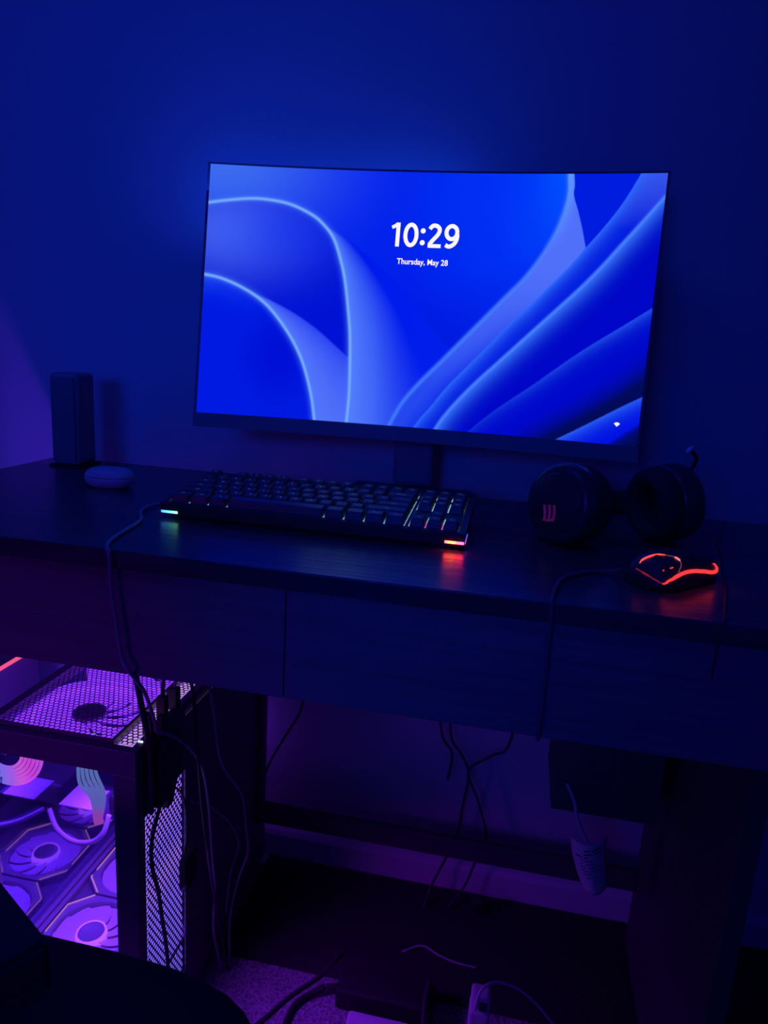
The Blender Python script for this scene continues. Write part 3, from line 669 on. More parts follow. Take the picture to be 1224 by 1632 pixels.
tag(cable('mouse_cable', [(0.217, 0.097, 0.012), (0.212, 0.108, 0.005), (0.199, 0.112, 0.0026), (0.180, 0.100, 0.0026), (0.166, 0.084, 0.0026), (0.156, 0.066, 0.0026), (0.152, 0.048, 0.0026), (0.148, 0.025, 0.0026), (0.1455, 0.004, 0.0024), (0.145, -0.003, -0.003), (0.146, -0.0035, -0.02), (0.147, -0.0035, -0.09), (0.147, -0.003, -0.130), (0.148, 0.010, -0.1395), (0.149, 0.0235, -0.132), (0.149, 0.026, -0.100)], 0.0020, mat('mouse_cable_sleeve', (0.15, 0.15, 0.16), 0.6, bump=(300, 0.1, 0.0003))),
    'black mouse cable curving over the front edge of the desk', 'cable')
tag(cable('thin_cable', [(0.400, 0.44, 0.003), (0.389, 0.40, 0.0016), (0.372, 0.34, 0.0016), (0.360, 0.309, 0.0016), (0.345, 0.23, 0.0016), (0.336, 0.186, 0.0016), (0.322, 0.12, 0.0016), (0.304, 0.049, 0.0016), (0.292, 0.004, 0.0015), (0.289, -0.0025, -0.004), (0.288, -0.003, -0.05)], 0.0011, M_wire),
    'thin cable crossing the right side of the desk behind the mouse', 'cable')

# ------------------------------------------------------------------ computer tower
PX0, PX1, PY0, PY1, PZ0, PZ1 = -0.498, -0.289, 0.035, 0.475, FZ + 0.018, -0.25
pc = thing('computer_tower', 'black glass computer tower glowing purple under the left of the desk', 'computer', ((PX0 + PX1) / 2, 0.25, FZ))
PO = V3(((PX0 + PX1) / 2, 0.25, FZ))
def pb(name, boxes, m, parent=pc, bev=0.001, label=None):
    bm = bmesh.new()
    for lo, hi in boxes: box(bm, V3(lo) - PO, V3(hi) - PO, bev)
    o = link(name, bm, m, parent)
    if label: o['label'] = label
    return o
gx0, gx1 = -0.484, -0.318
pb('frame', [
    ((PX0, PY0, PZ0), (PX1, PY0 + 0.012, PZ0 + 0.03)), ((PX0, PY0, PZ1 - 0.031), (PX1, PY0 + 0.012, PZ1)),
    ((gx1, PY0, PZ0 + 0.0302), (PX1, PY0 + 0.012, PZ1 - 0.0312)), ((PX0, PY0, PZ0 + 0.0302), (gx0, PY0 + 0.012, PZ1 - 0.0312)),
    ((PX0, PY1 - 0.01, PZ0 + 0.03), (PX0 + 0.012, PY1, PZ1 - 0.02)), ((PX0, PY0 + 0.0125, PZ1 - 0.018), (gx0 - 0.002, PY1, PZ1)),
    ((PX0, PY0 + 0.0125, PZ0), (PX1, PY1, PZ0 + 0.008)), ((gx0 - 0.0018, PY1 - 0.012, PZ1 - 0.018), (PX1, PY1, PZ1)),
    ((-0.300, PY0 + 0.0125, PZ1 - 0.010), (PX1, PY1 - 0.0125, PZ1))], M_steel)
pb('front_glass', [((gx0 + .0002, PY0 + 0.003, PZ0 + 0.0304), (gx1 - .0002, PY0 + 0.006, PZ1 - 0.0314))], M_glassf, bev=0)
pb('side_glass', [((PX0 + 0.001, PY0 + 0.0125, PZ0 + 0.009), (PX0 + 0.004, PY1 - 0.0105, PZ1 - 0.019))], M_glasss, bev=0)
pb('rear_panel', [((PX0 + 0.0125, PY1 - 0.008, -0.60), (PX1 - 0.003, PY1 - 0.004, -0.545)), ((PX0 + 0.0125, PY1 - 0.008, -0.42), (PX1 - 0.003, PY1 - 0.004, PZ1 - 0.019)), ((PX0 + 0.0125, PY1 - 0.008, -0.5445), (-0.475, PY1 - 0.004, -0.4205)), ((-0.345, PY1 - 0.008, -0.5445), (PX1 - 0.003, PY1 - 0.004, -0.4205))], M_steel)
# right side panel round its mesh window
my0, my1, mz0, mz1 = 0.053, 0.157, -0.665, -0.345
pb('side_panel', [
    ((PX1 - 0.002, PY0 + 0.0125, PZ0 + 0.0085), (PX1, my0, PZ1 - 0.0105)), ((PX1 - 0.002, my1, PZ0 + 0.0085), (PX1, PY1, PZ1 - 0.0185)),
    ((PX1 - 0.002, my0, PZ0 + 0.0085), (PX1, my1, mz0)), ((PX1 - 0.002, my0, mz1), (PX1, my1, PZ1 - 0.0105))], M_steel, bev=0)
def hexmesh(u0, u1, v0, v1, pitch, bar):
    """perforated sheet of hexagonal holes, as (u, v) quads"""
    bm = bmesh.new(); r_out = pitch / math.sqrt(3); r_in = r_out - bar / math.sqrt(3) * 1.0
    ny = 0; y = v0 + pitch * .5
    while y < v1 - pitch * .3:
        x = u0 + pitch * .5 + (pitch / 2 if ny % 2 else 0)
        while x < u1 - pitch * .3:
            O = []; I = []
            for k in range(6):
                t = math.radians(60 * k + 30); O.append(bm.verts.new((x + r_out * math.cos(t), y + r_out * math.sin(t), 0))); I.append(bm.verts.new((x + r_in * math.cos(t), y + r_in * math.sin(t), 0)))
            for k in range(6): bm.faces.new((O[k], O[(k + 1) % 6], I[(k + 1) % 6], I[k]))
            x += pitch
        y += pitch * math.sqrt(3) / 2; ny += 1
    bmesh.ops.remove_doubles(bm, verts=bm.verts, dist=1e-5)
    for v in bm.verts: v.co.x = min(max(v.co.x, u0), u1); v.co.y = min(max(v.co.y, v0), v1)
    return bm
def meshpart(name, bm, f, th=0.0008, parent=pc):
    for v in bm.verts: v.co = V3(f(v.co.x, v.co.y)) - PO
    o = link(name, bm, M_mesh, parent); md = o.modifiers.new('th', 'SOLIDIFY'); md.thickness = th; md.offset = 0; return o
meshpart('side_mesh', hexmesh(my0, my1, mz0, mz1, 0.0075, 0.0024), lambda y, z: (PX1 - 0.001, y, z), 0.0003)
tx0, tx1, ty0, ty1 = -0.4845, -0.3235, 0.0475, 0.462
# raised dust filter lid
pb('filter_rim', [((tx0, ty0, PZ1 - .006), (tx1, ty0 + 0.003, PZ1 + 0.004)), ((tx1 - 0.004, ty0 + 0.0031, PZ1 - .006), (tx1, ty1, PZ1 + 0.004)), ((tx0, ty0 + 0.0031, PZ1 - .006), (tx0 + 0.004, ty1, PZ1 + 0.004))], M_steel, bev=0.0005)
fm = meshpart('top_dust_filter', hexmesh(tx0 + 0.0045, tx1 - 0.0045, ty0 + 0.0035, ty1, 0.0068, 0.0013), lambda x, y: (x, y, PZ1 + 0.0025), 0.0003)
meshpart('vent_strip', hexmesh(tx1 + 0.0005, -0.3003, ty0 + 0.002, ty1, 0.0068, 0.0016), lambda x, y: (x, y, PZ1 - 0.001), 0.0003)
pb('vent_glow_strip', [((tx1 + 0.001, ty0 + 0.004, PZ1 - 0.008), (-0.3035, ty1 - 0.02, PZ1 - 0.006))], glow('vent_glow', (0.62, 0.34, 1.0), 0.8), bev=0)  # glowing strip added under the vent to brighten its holes
pb('side_glow_sheet', [((-0.2945, my0 + 0.001, mz0 + 0.001), (-0.2940, my1 - 0.001, mz1 - 0.001))], glow_ramp('side_sheet_glow', 'Z', mz0 - FZ, mz1 - FZ, [(0, (0.16, 0.10, 0.8)), (0.3, (0.20, 0.12, 1.0)), (0.5, (0.22, 0.13, 1.0)), (0.62, (0.34, 0.16, 1.0)), (0.75, (0.20, 0.12, 1.0)), (0.92, (0.36, 0.16, 1.0)), (1, (0.2, 0.12, 1.0))], 1.1), bev=0)  # glowing sheet added behind the mesh so its holes shine evenly
# lamps on the lid
for (x, y, c) in ((-0.302 + 0.0045, 0.0585, 0), (-0.2945, 0.0585, 1)):
    bm = bmesh.new(); lathe(bm, [(0, 0.001), (0.0012, 0.001), (0.0016, 0.0)], 12, Matrix.Translation(V3((x, y, PZ1 + 0.0001)) - PO))
    link('status_light', bm, glow('status_blue', (0.25, 0.6, 1.0), 2.5) if c == 0 else glow('status_pink', (1.0, 0.7, 0.85), 2.5), pc)
for x, y in ((-0.4, 0), (-0.3035, 0)):
    bm = bmesh.new(); lathe(bm, [(0, 0.0015), (0.0018, 0.0012), (0.0022, 0.0)], 14, Matrix.Translation(V3((x, PY0, PZ1 - 0.018)) - PO) @ Matrix.Rotation(math.radians(90), 4, 'X')); link('screw', bm, M_hub, pc, True)
# feet
for x in (PX0 + 0.025, PX1 - 0.025):
    for y in (PY0 + 0.04, PY1 - 0.04):
        bm = bmesh.new(); lathe(bm, [(0.012, 0.0), (0.014, 0.001), (0.014, 0.018), (0, 0.018)], 20, Matrix.Translation(V3((x, y, FZ)) - PO)); link('foot', bm, M_rubber, pc, True)
# power supply shroud (lower floor of the glass chamber)
SZ = -0.612
pb('shroud', [((PX0 + 0.0045, PY0 + 0.013, SZ - 0.004), (PX1 - 0.0025, PY1 - 0.0085, SZ)), ((PX0 + 0.0045, PY0 + 0.013, PZ0 + 0.009), (-0.32, PY0 + 0.016, SZ - 0.0042))], M_inner, bev=0)
# inner back wall behind the board and components
pb('board_tray', [((-0.3125, 0.175, SZ + 0.001), (-0.3105, PY1 - 0.009, PZ1 - 0.0195))], M_inner, bev=0)
mb = pb('motherboard', [((-0.3155, 0.19, -0.56), (-0.3135, 0.45, -0.30))], M_board, bev=0)
pb('heatsink', [((-0.345, 0.30, -0.36 - i * 0.011), (-0.316, 0.36, -0.353 - i * 0.011)) for i in range(6)], M_hub, mb, 0.0005)
M_dimled = glow('dim_violet_led', (0.4, 0.1, 1.0), 0.25)
for i in range(2):
    pb('memory_stick', [((-0.350, 0.245 + i * 0.014, -0.44), (-0.316, 0.250 + i * 0.014, -0.32))], M_board, mb, 0.0005)
    pb('memory_light', [((-0.354, 0.2445 + i * 0.014, -0.44), (-0.3505, 0.2505 + i * 0.014, -0.32))], M_dimled, mb, 0.0005)
gpu = pb('graphics_card', [((-0.455, 0.235, -0.505), (-0.318, 0.455, -0.470))], M_black, bev=0.006)
for y in (0.295, 0.39):
    bm = bmesh.new(); lathe(bm, [(0, -0.001), (0.040, -0.001), (0.042, 0.0), (0.040, 0.0012), (0.012, 0.0012), (0, 0.003)], 28, Matrix.Translation(V3((-0.39, y, -0.5065)) - PO) @ Matrix.Rotation(math.pi, 4, 'X')); link('card_fan', bm, M_hub, gpu, True)

def fan(cx, cy, cz, up=1, size=0.120, name='case_fan', ax='Z', lines=True, hubglow=True, nb=11, th=0.022, blades=M_white_frost, line_mat=M_led_line, frame_m=None, RR=0.0535):
    """120 mm fan, face up along local +Z"""
    if ax == 'Z': M = Matrix.Translation(V3((cx, cy, cz)) - PO) @ (Matrix.Identity(4) if up > 0 else Matrix.Rotation(math.pi, 4, 'X'))
    elif ax == 'X': M = Matrix.Translation(V3((cx, cy, cz)) - PO) @ Matrix.Rotation(math.radians(90) * up, 4, 'Y')
    else: M = Matrix.Translation(V3((cx, cy, cz)) - PO) @ Matrix.Rotation(math.radians(90) * up, 4, 'X')
    Hh_ = size / 2; R = min(RR, Hh_ - 0.003); N = 48
    bm = bmesh.new(); ring = []; out = []
    for lev in (0.0, -th):
        r1 = [bm.verts.new((R * math.cos(2 * math.pi * k / N), R * math.sin(2 * math.pi * k / N), lev)) for k in range(N)]; r2 = []
        for k in range(N):
            t = 2 * math.pi * k / N; c, s_ = math.cos(t), math.sin(t); f = Hh_ / max(abs(c), abs(s_)); f = min(f, (Hh_ * 2 - 0.026) / (abs(c) + abs(s_)))
            r2.append(bm.verts.new((f * c, f * s_, lev)))
        ring.append(r1); out.append(r2)
    for k in range(N):
        j = (k + 1) % N
        bm.faces.new((ring[0][k], out[0][k], out[0][j], ring[0][j])); bm.faces.new((ring[1][j], out[1][j], out[1][k], ring[1][k]))
        bm.faces.new((ring[0][j], ring[1][j], ring[1][k], ring[0][k])); bm.faces.new((out[0][k], out[1][k], out[1][j], out[0][j]))
    for v in bm.verts: v.co = M @ v.co
    bmesh.ops.recalc_face_normals(bm, faces=bm.faces)
    fo = link(name, bm, frame_m or M_fanframe, pc)
    bm = bmesh.new()
    for b_ in range(nb):
        g_ = []
        for i in range(7):
            r = 0.021 + (R - 0.0225) * i / 6; row = []
            for k in range(5):
                t = 2 * math.pi * b_ / nb + (k / 4) * (2 * math.pi / nb) * 1.02 + 0.5 * (i / 6) ** 1.3
                row.append(bm.verts.new((r * math.cos(t), r * math.sin(t), -0.005 - 0.004 * (k / 4))))
            g_.append(row)
        for i in range(6):
            for k in range(4): bm.faces.new((g_[i][k], g_[i + 1][k], g_[i + 1][k + 1], g_[i][k + 1]))
    for v in bm.verts: v.co = M @ v.co
    link('fan_blades', bm, blades, fo, True)
    bm = bmesh.new(); lathe(bm, [(0, -0.0030), (0.0155, -0.0030), (0.0175, -0.0015), (0.0175, -0.003)], 32, M); link('fan_hub', bm, blades if blades == M_side_frost else M_hub, fo, True)
    bm = bmesh.new(); lathe(bm, [(0.0180, -0.0012), (0.0200, -0.0008), (0.0212, -0.006), (0.0218, -0.016)], 36, M); link('hub_ring', bm, M_hubglow if hubglow else M_hub, fo, True)
    if lines:
        bm = bmesh.new(); a_ = Hh_; c_ = 0.027; z_ = 0.0012
        for seg in ([(-a_, -0.018), (-a_, a_ - c_), (-a_ + c_, a_ - 0.001)], [(a_ - c_, a_ - 0.001), (a_ - 0.001, a_ - c_), (a_ - 0.001, -0.018)],
                    [(-a_ + c_, -a_ + 0.001), (-a_, -a_ + c_), (-a_, -0.030)], [(a_ - c_, -a_ + 0.001), (a_ - 0.001, -a_ + c_), (a_ - 0.001, -0.030)]):
            tube(bm, [M @ V3((x + (0.0015 if x < 0 else -0.0015), y, z_)) for x, y in seg], 0.0009, 6)
        link('light_line', bm, line_mat, fo)
    return fo
for y in (0.123, 0.247, 0.371): fan(-0.414, y, -0.600, 1, name='floor_fan')
# grooved rail between floor fans and glass
pb('floor_rail', [((-0.4955, PY0 + 0.02, SZ + 0.0005), (-0.4885, PY1 - 0.02, -0.600)), ((-0.4868, PY0 + 0.02, SZ + 0.0005), (-0.4795, PY1 - 0.02, -0.602))], M_fanframe, bev=0.001)
for y in (0.124, 0.276): fan(-0.4045, y, PZ1 - 0.011, 1, name='top_fan', lines=False, hubglow=False, th=0.02, frame_m=M_top_frost, blades=M_top_frost, size=0.148, RR=0.068)
for z in (-0.392, -0.4985): fan(-0.2995, 0.105, z, 1, name='side_fan', ax='X', th=0.018, lines=False, size=0.106, frame_m=M_side_frost, blades=M_side_frost, hubglow=False)
fan(-0.41, PY1 - 0.0085 - 0.004, -0.482, -1, name='rear_fan', ax='Y', lines=False, hubglow=False)
# sleeved, light-up cable ribbons
M_rib1 = glow_ramp('ribbon_light_upper', 'X', -0.10, -0.045, [(0, (0.24, 0.24, 0.98)), (0.3, (0.50, 0.16, 0.95)), (0.55, (0.90, 0.14, 0.80)), (0.8, (0.85, 0.08, 0.85)), (1, (0.75, 0.10, 0.9))], 0.9)
bm = bmesh.new()
for k in range(6):
    r = 0.030 + k * 0.0062
    pts = [(-0.484 + r * 0.80 * math.sin(t), 0.066 + 0.004 * k / 6, -0.298 - r * 0.80 * math.cos(t)) for t in [math.radians(q) for q in range(-60, 100, 5)]]
    pts = [p for p in pts if p[0] > -0.4945 and p[2] < PZ1 - 0.034 + 0.02]
    tube(bm, [V3(p) - PO for p in pts], 0.0022, 8)
o = link('lit_cable_ribbon', bm, M_rib1, pc, True); o['label'] = 'fan of curved cable strands glowing pink and lilac'
M_rib2 = glow_ramp('ribbon_light_lower', 'Z', 0.315, 0.39, [(0, (0.70, 0.10, 0.75)), (0.22, (0.60, 0.12, 0.78)), (0.42, (0.24, 0.24, 0.88)), (1, (0.22, 0.36, 0.85))], 0.55)
bm = bmesh.new()
for k in range(5):
    q = k / 4
    top = V3((-0.421, 0.12, -0.364)).lerp(V3((-0.397, 0.12, -0.342)), q); midp = V3((-0.4035, 0.12, -0.388)).lerp(V3((-0.3850, 0.12, -0.378)), q); low = V3((-0.3995, 0.12, -0.421)).lerp(V3((-0.391, 0.12, -0.416)), q)
    tube(bm, [p - PO for p in smooth_pts([top + V3((-0.018, 0.03, 0.035)), top, midp, low, low + V3((-0.006, 0.012, -0.012))], 8)], 0.0022, 8)
o = link('lit_cable_ribbon', bm, M_rib2, pc, True); o['label'] = 'ribbon of cable strands glowing pale blue to pink'
cable('loop_cable', [V3(p) - PO for p in ((-0.385, 0.13, -0.415), (-0.388, 0.12, -0.435), (-0.405, 0.118, -0.452), (-0.435, 0.12, -0.458), (-0.465, 0.13, -0.452), (-0.49, 0.15, -0.442))], 0.0035, M_hub, pc)
bm = bmesh.new()
box(bm, V3((-0.475, 0.150, -0.4315)) - PO, V3((-0.425, 0.195, -0.4295)) - PO, 0.0005)
link('perforated_bracket', bm, M_fanframe, pc)
cable('loose_cable', [V3(p) - PO for p in ((-0.34, 0.17, -0.30), (-0.345, 0.14, -0.34), (-0.36, 0.16, -0.40), (-0.33, 0.17, -0.45), (-0.325, 0.15, -0.52), (-0.34, 0.14, -0.59))], 0.003, M_wire, pc)

# plugs and leads in the top of the tower
def plug(x, y, z0, z1, w_=0.006):
    o = boxobj('usb_plug', (x - w_, y - w_ * 0.8, z0), (x + w_, y + w_ * 0.8, z1), M_black, None, 0.001); return o
tag(plug(-0.2945, 0.075, PZ1 + 0.001, PZ1 + 0.028), 'black plug in the tower top nearest the status lights', 'plug', 'plugs on the tower top')
tag(plug(-0.2945, 0.108, PZ1 + 0.001, PZ1 + 0.034), 'black plug in the tower top, second behind the status lights', 'plug', 'plugs on the tower top')
tag(plug(-0.296, 0.140, PZ1 + 0.001, PZ1 + 0.030, 0.007), 'black plug in the tower top farthest from the status lights', 'plug', 'plugs on the tower top')
tag(cable('plug_lead', [(-0.2945, 0.1085, PZ1 + 0.034), (-0.293, 0.112, -0.19), (-0.285, 0.125, -0.175), (-0.272, 0.14, -0.21), (-0.266, 0.145, -0.30), (-0.264, 0.16, -0.42), (-0.262, 0.20, -0.60), (-0.258, 0.235, -0.736)], 0.0024, M_wire), 'black lead arching from the tower top down its right side', 'cable')
tag(cable('plug_lead', [(-0.2955, 0.1405, PZ1 + 0.030), (-0.290, 0.15, -0.195), (-0.280, 0.17, -0.185), (-0.268, 0.19, -0.25), (-0.262, 0.21, -0.36), (-0.250, 0.25, -0.43), (-0.242, 0.25, -0.455), (-0.238, 0.25, -0.493), (-0.235, 0.25, -0.535), (-0.249, 0.25, -0.583), (-0.262, 0.25, -0.655), (-0.262, 0.25, -0.736)], 0.0018, M_gwire), 'grey lead bowing out widest from the tower side', 'cable')
tag(cable('plug_lead', [(-0.2865, 0.170, -0.40), (-0.285, 0.175, -0.408), (-0.277, 0.195, -0.42), (-0.272, 0.22, -0.45), (-0.262, 0.245, -0.485), (-0.250, 0.25, -0.522), (-0.262, 0.25, -0.576), (-0.264, 0.245, -0.613), (-0.264, 0.24, -0.638)], 0.0014, M_gwire), 'thin grey lead in a shallow curve between the tower and the widest lead', 'cable')
# extension adaptor hanging before the side mesh
ad = thing('hanging_adaptor', 'dark cable adaptor hanging in front of the tower side mesh', 'adaptor', (-0.277, 0.07, -0.345))
bm = bmesh.new()
pts2 = [(-0.013, 0.012), (-0.010, 0.10), (0.030, 0.10), (0.055, 0.065), (0.042, 0.030), (0.030, 0.022), (0.022, 0.0), (0.008, -0.002), (0.006, 0.012)]
fa = [bm.verts.new((-0.005, y, z)) for y, z in pts2]; fb = [bm.verts.new((0.005, y, z)) for y, z in pts2]
bm.faces.new(fa[::-1]); bm.faces.new(fb)
for k in range(len(pts2)): bm.faces.new((fa[k], fa[(k + 1) % len(pts2)], fb[(k + 1) % len(pts2)], fb[k]))
bmesh.ops.recalc_face_normals(bm, faces=bm.faces); link('adaptor_body', bm, M_black, ad)
bm = bmesh.new(); box(bm, (-0.004, -0.002, 0.101), (0.004, 0.008, 0.125), 0.001); link('connector', bm, M_black, ad)
cable('adaptor_lead', [(0.0, 0.0, 0.012), (0.002, -0.026, -0.02), (0.002, -0.027, -0.057), (0.002, -0.014, -0.102), (0.002, -0.006, -0.146), (0.002, 0.003, -0.192), (0.002, 0.01, -0.25), (0.002, 0.02, -0.39)], 0.0026, M_wire, ad)
cable('thin_lead', [(0.0, 0.02, 0.022), (0.002, 0.046, -0.005), (0.002, 0.060, -0.040), (0.002, 0.063, -0.080), (0.002, 0.056, -0.103), (0.002, 0.045, -0.118)], 0.0014, M_wire, ad)
bm = bmesh.new(); box(bm, (-0.275, 0.108, -0.492), (-0.263, 0.140, -0.445), 0.003)
tag(link('inline_switch', bm, M_rubber), 'small black block clinging to the middle of the side mesh', 'switch')
tag(cable('power_lead', [(-0.285, 0.0235, -0.115), (-0.281, 0.026, -0.15), (-0.279, 0.036, -0.20), (-0.281, 0.05, -0.243), (-0.279, 0.052, -0.30), (-0.279, 0.05, -0.335)], 0.0035, M_wire), 'thick black lead hanging from the desk front to the adaptor', 'cable')

# ------------------------------------------------------------------ low cabinet at the far left with a light strip
cb = thing('low_cabinet', 'low black cabinet under the left end of the desk behind the tower', 'cabinet', (-0.80, 0.20, FZ))
bm = bmesh.new(); box(bm, (-0.14, -0.16, 0.0), (0.14, 0.166, 0.428), 0.002); link('carcass', bm, mat('cabinet_black', (0.16, 0.15, 0.17), 0.5, bump=(200, 0.05, 0.0004)), cb)
bm = bmesh.new(); box(bm, (-0.137, -0.172, 0.02), (0.137, -0.1605, 0.42), 0.002); link('cabinet_door', bm, M_black, cb)
bm = bmesh.new(); tube(bm, [(-0.657, 0.05, -0.3095), (-0.657, 0.366, -0.3095)], 0.0032, 8)
tag(link('light_strip', bm, glow('pink_strip', (1.0, 0.10, 0.30), 0.9)), 'pink light strip along the top edge of the low cabinet', 'light strip')

# ------------------------------------------------------------------ things under the desk
def hang(name, pts, r, label, m=M_wire, sm=8):
    return tag(cable(name, pts, r, m, sm=sm), label, 'cable')
hang('hanging_cable', [(-0.205, 0.468, -0.30), (-0.225, 0.468, -0.408), (-0.250, 0.470, -0.462), (-0.279, 0.482, -0.520), (-0.300, 0.488, -0.575)], 0.0024, 'black cable slanting down the wall close to the tower')
hang('hanging_cable', [(0.012, 0.47, -0.20), (0.020, 0.47, -0.40), (0.043, 0.47, -0.449), (0.040, 0.47, -0.50)], 0.0022, 'black cable hanging under desk middle, leftmost of the crossing ones')
hang('hanging_cable', [(0.030, 0.475, -0.20), (0.036, 0.475, -0.403), (0.058, 0.475, -0.45), (0.074, 0.475, -0.486), (0.069, 0.475, -0.553), (0.062, 0.48, -0.62), (0.030, 0.455, -0.70), (0.02, 0.43, -0.731)], 0.0024, 'black cable under desk middle that crosses the baseboard lowest on the left')
hang('hanging_cable', [(0.152, 0.466, -0.20), (0.138, 0.466, -0.403), (0.110, 0.466, -0.44), (0.074, 0.466, -0.475), (0.095, 0.466, -0.53), (0.114, 0.466, -0.594), (0.100, 0.466, -0.65), (0.085, 0.462, -0.70), (0.06, 0.44, -0.731)], 0.0022, 'black cable under desk middle that slants in from the right')
bm = bmesh.new(); box(bm, (-0.011, -0.008, 0), (0.011, 0.008, 0.034), 0.004, 3)
pg = link('black_plug', bm, M_black, None, False, (0.118, 0.45, FZ + 0.008)); pg.rotation_euler = (0.2, -0.35, 0.3)
tag(pg, 'small black plug standing against the white baseboard', 'plug')
# tag on its cord
hang('tag_cord', [(0.215, 0.292, -0.36), (0.228, 0.292, -0.386), (0.236, 0.292, -0.415), (0.252, 0.292, -0.445)], 0.0026, 'short pale cord holding the paper tag under the drawer box', M_wwire)
pt = thing('paper_tag', 'curled white printed paper tag hanging under the desk right', 'tag', (0.255, 0.29, -0.48))
bm = bmesh.new(); gr = []
for i in range(13):
    s = i / 12; row = []
    for j in range(13):
        t = j / 12
        x = -0.024 + 0.050 * s * (1 - 0.30 * t) + 0.028 * t ** 1.4; z = 0.031 + 0.008 * s - 0.088 * t - 0.004 * math.sin(math.pi * s)
        y = 0.020 * (s - 0.45) ** 2 * 3 + 0.012 * t * t
        row.append(bm.verts.new((x, y, z)))
    gr.append(row)
for i in range(12):
    for j in range(12): bm.faces.new((gr[i][j], gr[i + 1][j], gr[i + 1][j + 1], gr[i][j + 1]))
o = link('tag_sheet', bm, M_paper, pt, True); md = o.modifiers.new('th', 'SOLIDIFY'); md.thickness = 0.0004
bm = bmesh.new()
for j, (a_, b_) in enumerate(((.35, .95), (.35, .90), (.12, .45), (.15, .92), (.2, .85), (.2, .9), (.2, .8), (.25, .9), (.25, .7))):
    t = 0.10 + j * 0.065; P0 = []
    for i in range(9):
        s = a_ + (b_ - a_) * i / 8
        x = -0.024 + 0.050 * s * (1 - 0.30 * t) + 0.028 * t ** 1.4; z = 0.031 + 0.008 * s - 0.088 * t - 0.004 * math.sin(math.pi * s); y = 0.020 * (s - 0.45) ** 2 * 3 + 0.012 * t * t - 0.0007
        P0.append((bm.verts.new((x, y, z)), bm.verts.new((x, y, z - (0.0022 if j < 3 else 0.0012)))))
    for q in range(8):
        if (q * 7 + j * 3) % 5 != 4: bm.faces.new((P0[q][0], P0[q][1], P0[q + 1][1], P0[q + 1][0]))
link('printed_lines', bm, M_ink, pt)

# power brick and its leads
br = thing('power_brick', 'black power brick on the carpet at the bottom centre', 'power brick', (0.0, 0.235, FZ + 0.0005))
bm = bmesh.new(); box(bm, (-0.082, -0.022, 0.0), (0.062, 0.026, 0.034), 0.005, 3); link('brick_body', bm, M_rubber, br)
bm = bmesh.new(); box(bm, (-0.060, -0.015, 0.0335), (0.040, 0.018, 0.0345), 0.0003); link('brick_label', bm, M_rubber, br)
bm = bmesh.new(); tube(bm, [(-0.080, 0.0, 0.016), (-0.100, -0.002, 0.014)], [0.006, 0.004], 12); link('strain_relief', bm, M_rubber, br, True)
tag(cable('brick_cord', [(-0.102, 0.233, FZ + 0.014), (-0.122, 0.222, FZ + 0.006), (-0.138, 0.200, FZ + 0.005), (-0.142, 0.17, FZ + 0.005), (-0.138, 0.12, FZ + 0.005), (-0.12, 0.0, FZ + 0.005)], 0.0045, M_rubber), 'thick black cord bending from the power brick over the carpet', 'cable')
tag(cable('floor_cable', [(-0.095, 0.30, FZ + 0.010), (-0.12, 0.255, FZ + 0.004), (-0.150, 0.215, FZ + 0.004), (-0.178, 0.165, FZ + 0.004), (-0.22, 0.10, FZ + 0.004), (-0.24, 0.02, FZ + 0.004)], 0.0026, M_wire), 'thin black cable running diagonally over the lit carpet', 'cable')
# white power strip with plug
st = thing('power_strip', 'white power strip on the carpet in front of the power brick', 'power strip', (0.02, 0.15, FZ + 0.0005))
bm = bmesh.new(); box(bm, (-0.075, -0.030, 0.0), (0.130, 0.042, 0.030), 0.004, 3); link('strip_body', bm, M_white, st)
for i in range(4):
    bm = bmesh.new(); box(bm, (-0.058 + i * 0.042, -0.017, 0.0299), (-0.028 + i * 0.042, 0.020, 0.0309), 0.0006); s_ = link('socket', bm, M_white, st)
    bm = bmesh.new()
    for dx in (-0.006, 0.006): box(bm, (-0.043 + i * 0.042 + dx - 0.0012, 0.001, 0.03085), (-0.043 + i * 0.042 + dx + 0.0012, 0.010, 0.0312))
    link('socket_slot', bm, M_ink, s_)
tag(cable('strip_cord', [(0.052, 0.255, FZ + 0.040), (0.050, 0.225, FZ + 0.042), (0.052, 0.19, FZ + 0.036), (0.055, 0.14, FZ + 0.036), (0.06, 0.10, FZ + 0.034), (0.062, 0.05, FZ + 0.005)], 0.0036, M_wire), 'black cord crossing over the white power strip', 'cable')
ch = thing('charger_plug', 'white charger plug standing on the power strip end', 'charger', (0.126, 0.178, FZ + 0.0315))
bm = bmesh.new(); box(bm, (-0.014, -0.014, 0.0), (0.014, 0.016, 0.070), 0.0045, 3); link('charger_body', bm, M_white, ch)
bm = bmesh.new(); box(bm, (-0.013, -0.011, 0.0705), (0.013, 0.014, 0.092), 0.005, 3); link('charger_cap', bm, M_white, ch)
bm = bmesh.new(); box(bm, (-0.001, -0.0145, 0.074), (0.009, -0.0112, 0.086), 0.001); link('dark_port', bm, M_black, ch)
tag(cable('charger_cable', [(0.120, 0.164, FZ + 0.106), (0.122, 0.166, FZ + 0.124), (0.128, 0.172, FZ + 0.136), (0.146, 0.185, FZ + 0.136), (0.172, 0.195, FZ + 0.124), (0.197, 0.203, FZ + 0.101), (0.222, 0.207, FZ + 0.072), (0.245, 0.205, FZ + 0.045), (0.262, 0.19, FZ + 0.012), (0.27, 0.15, FZ + 0.004), (0.28, 0.05, FZ + 0.004)], 0.0020, M_wwire), 'white cable arching from the charger plug down to the right', 'cable')
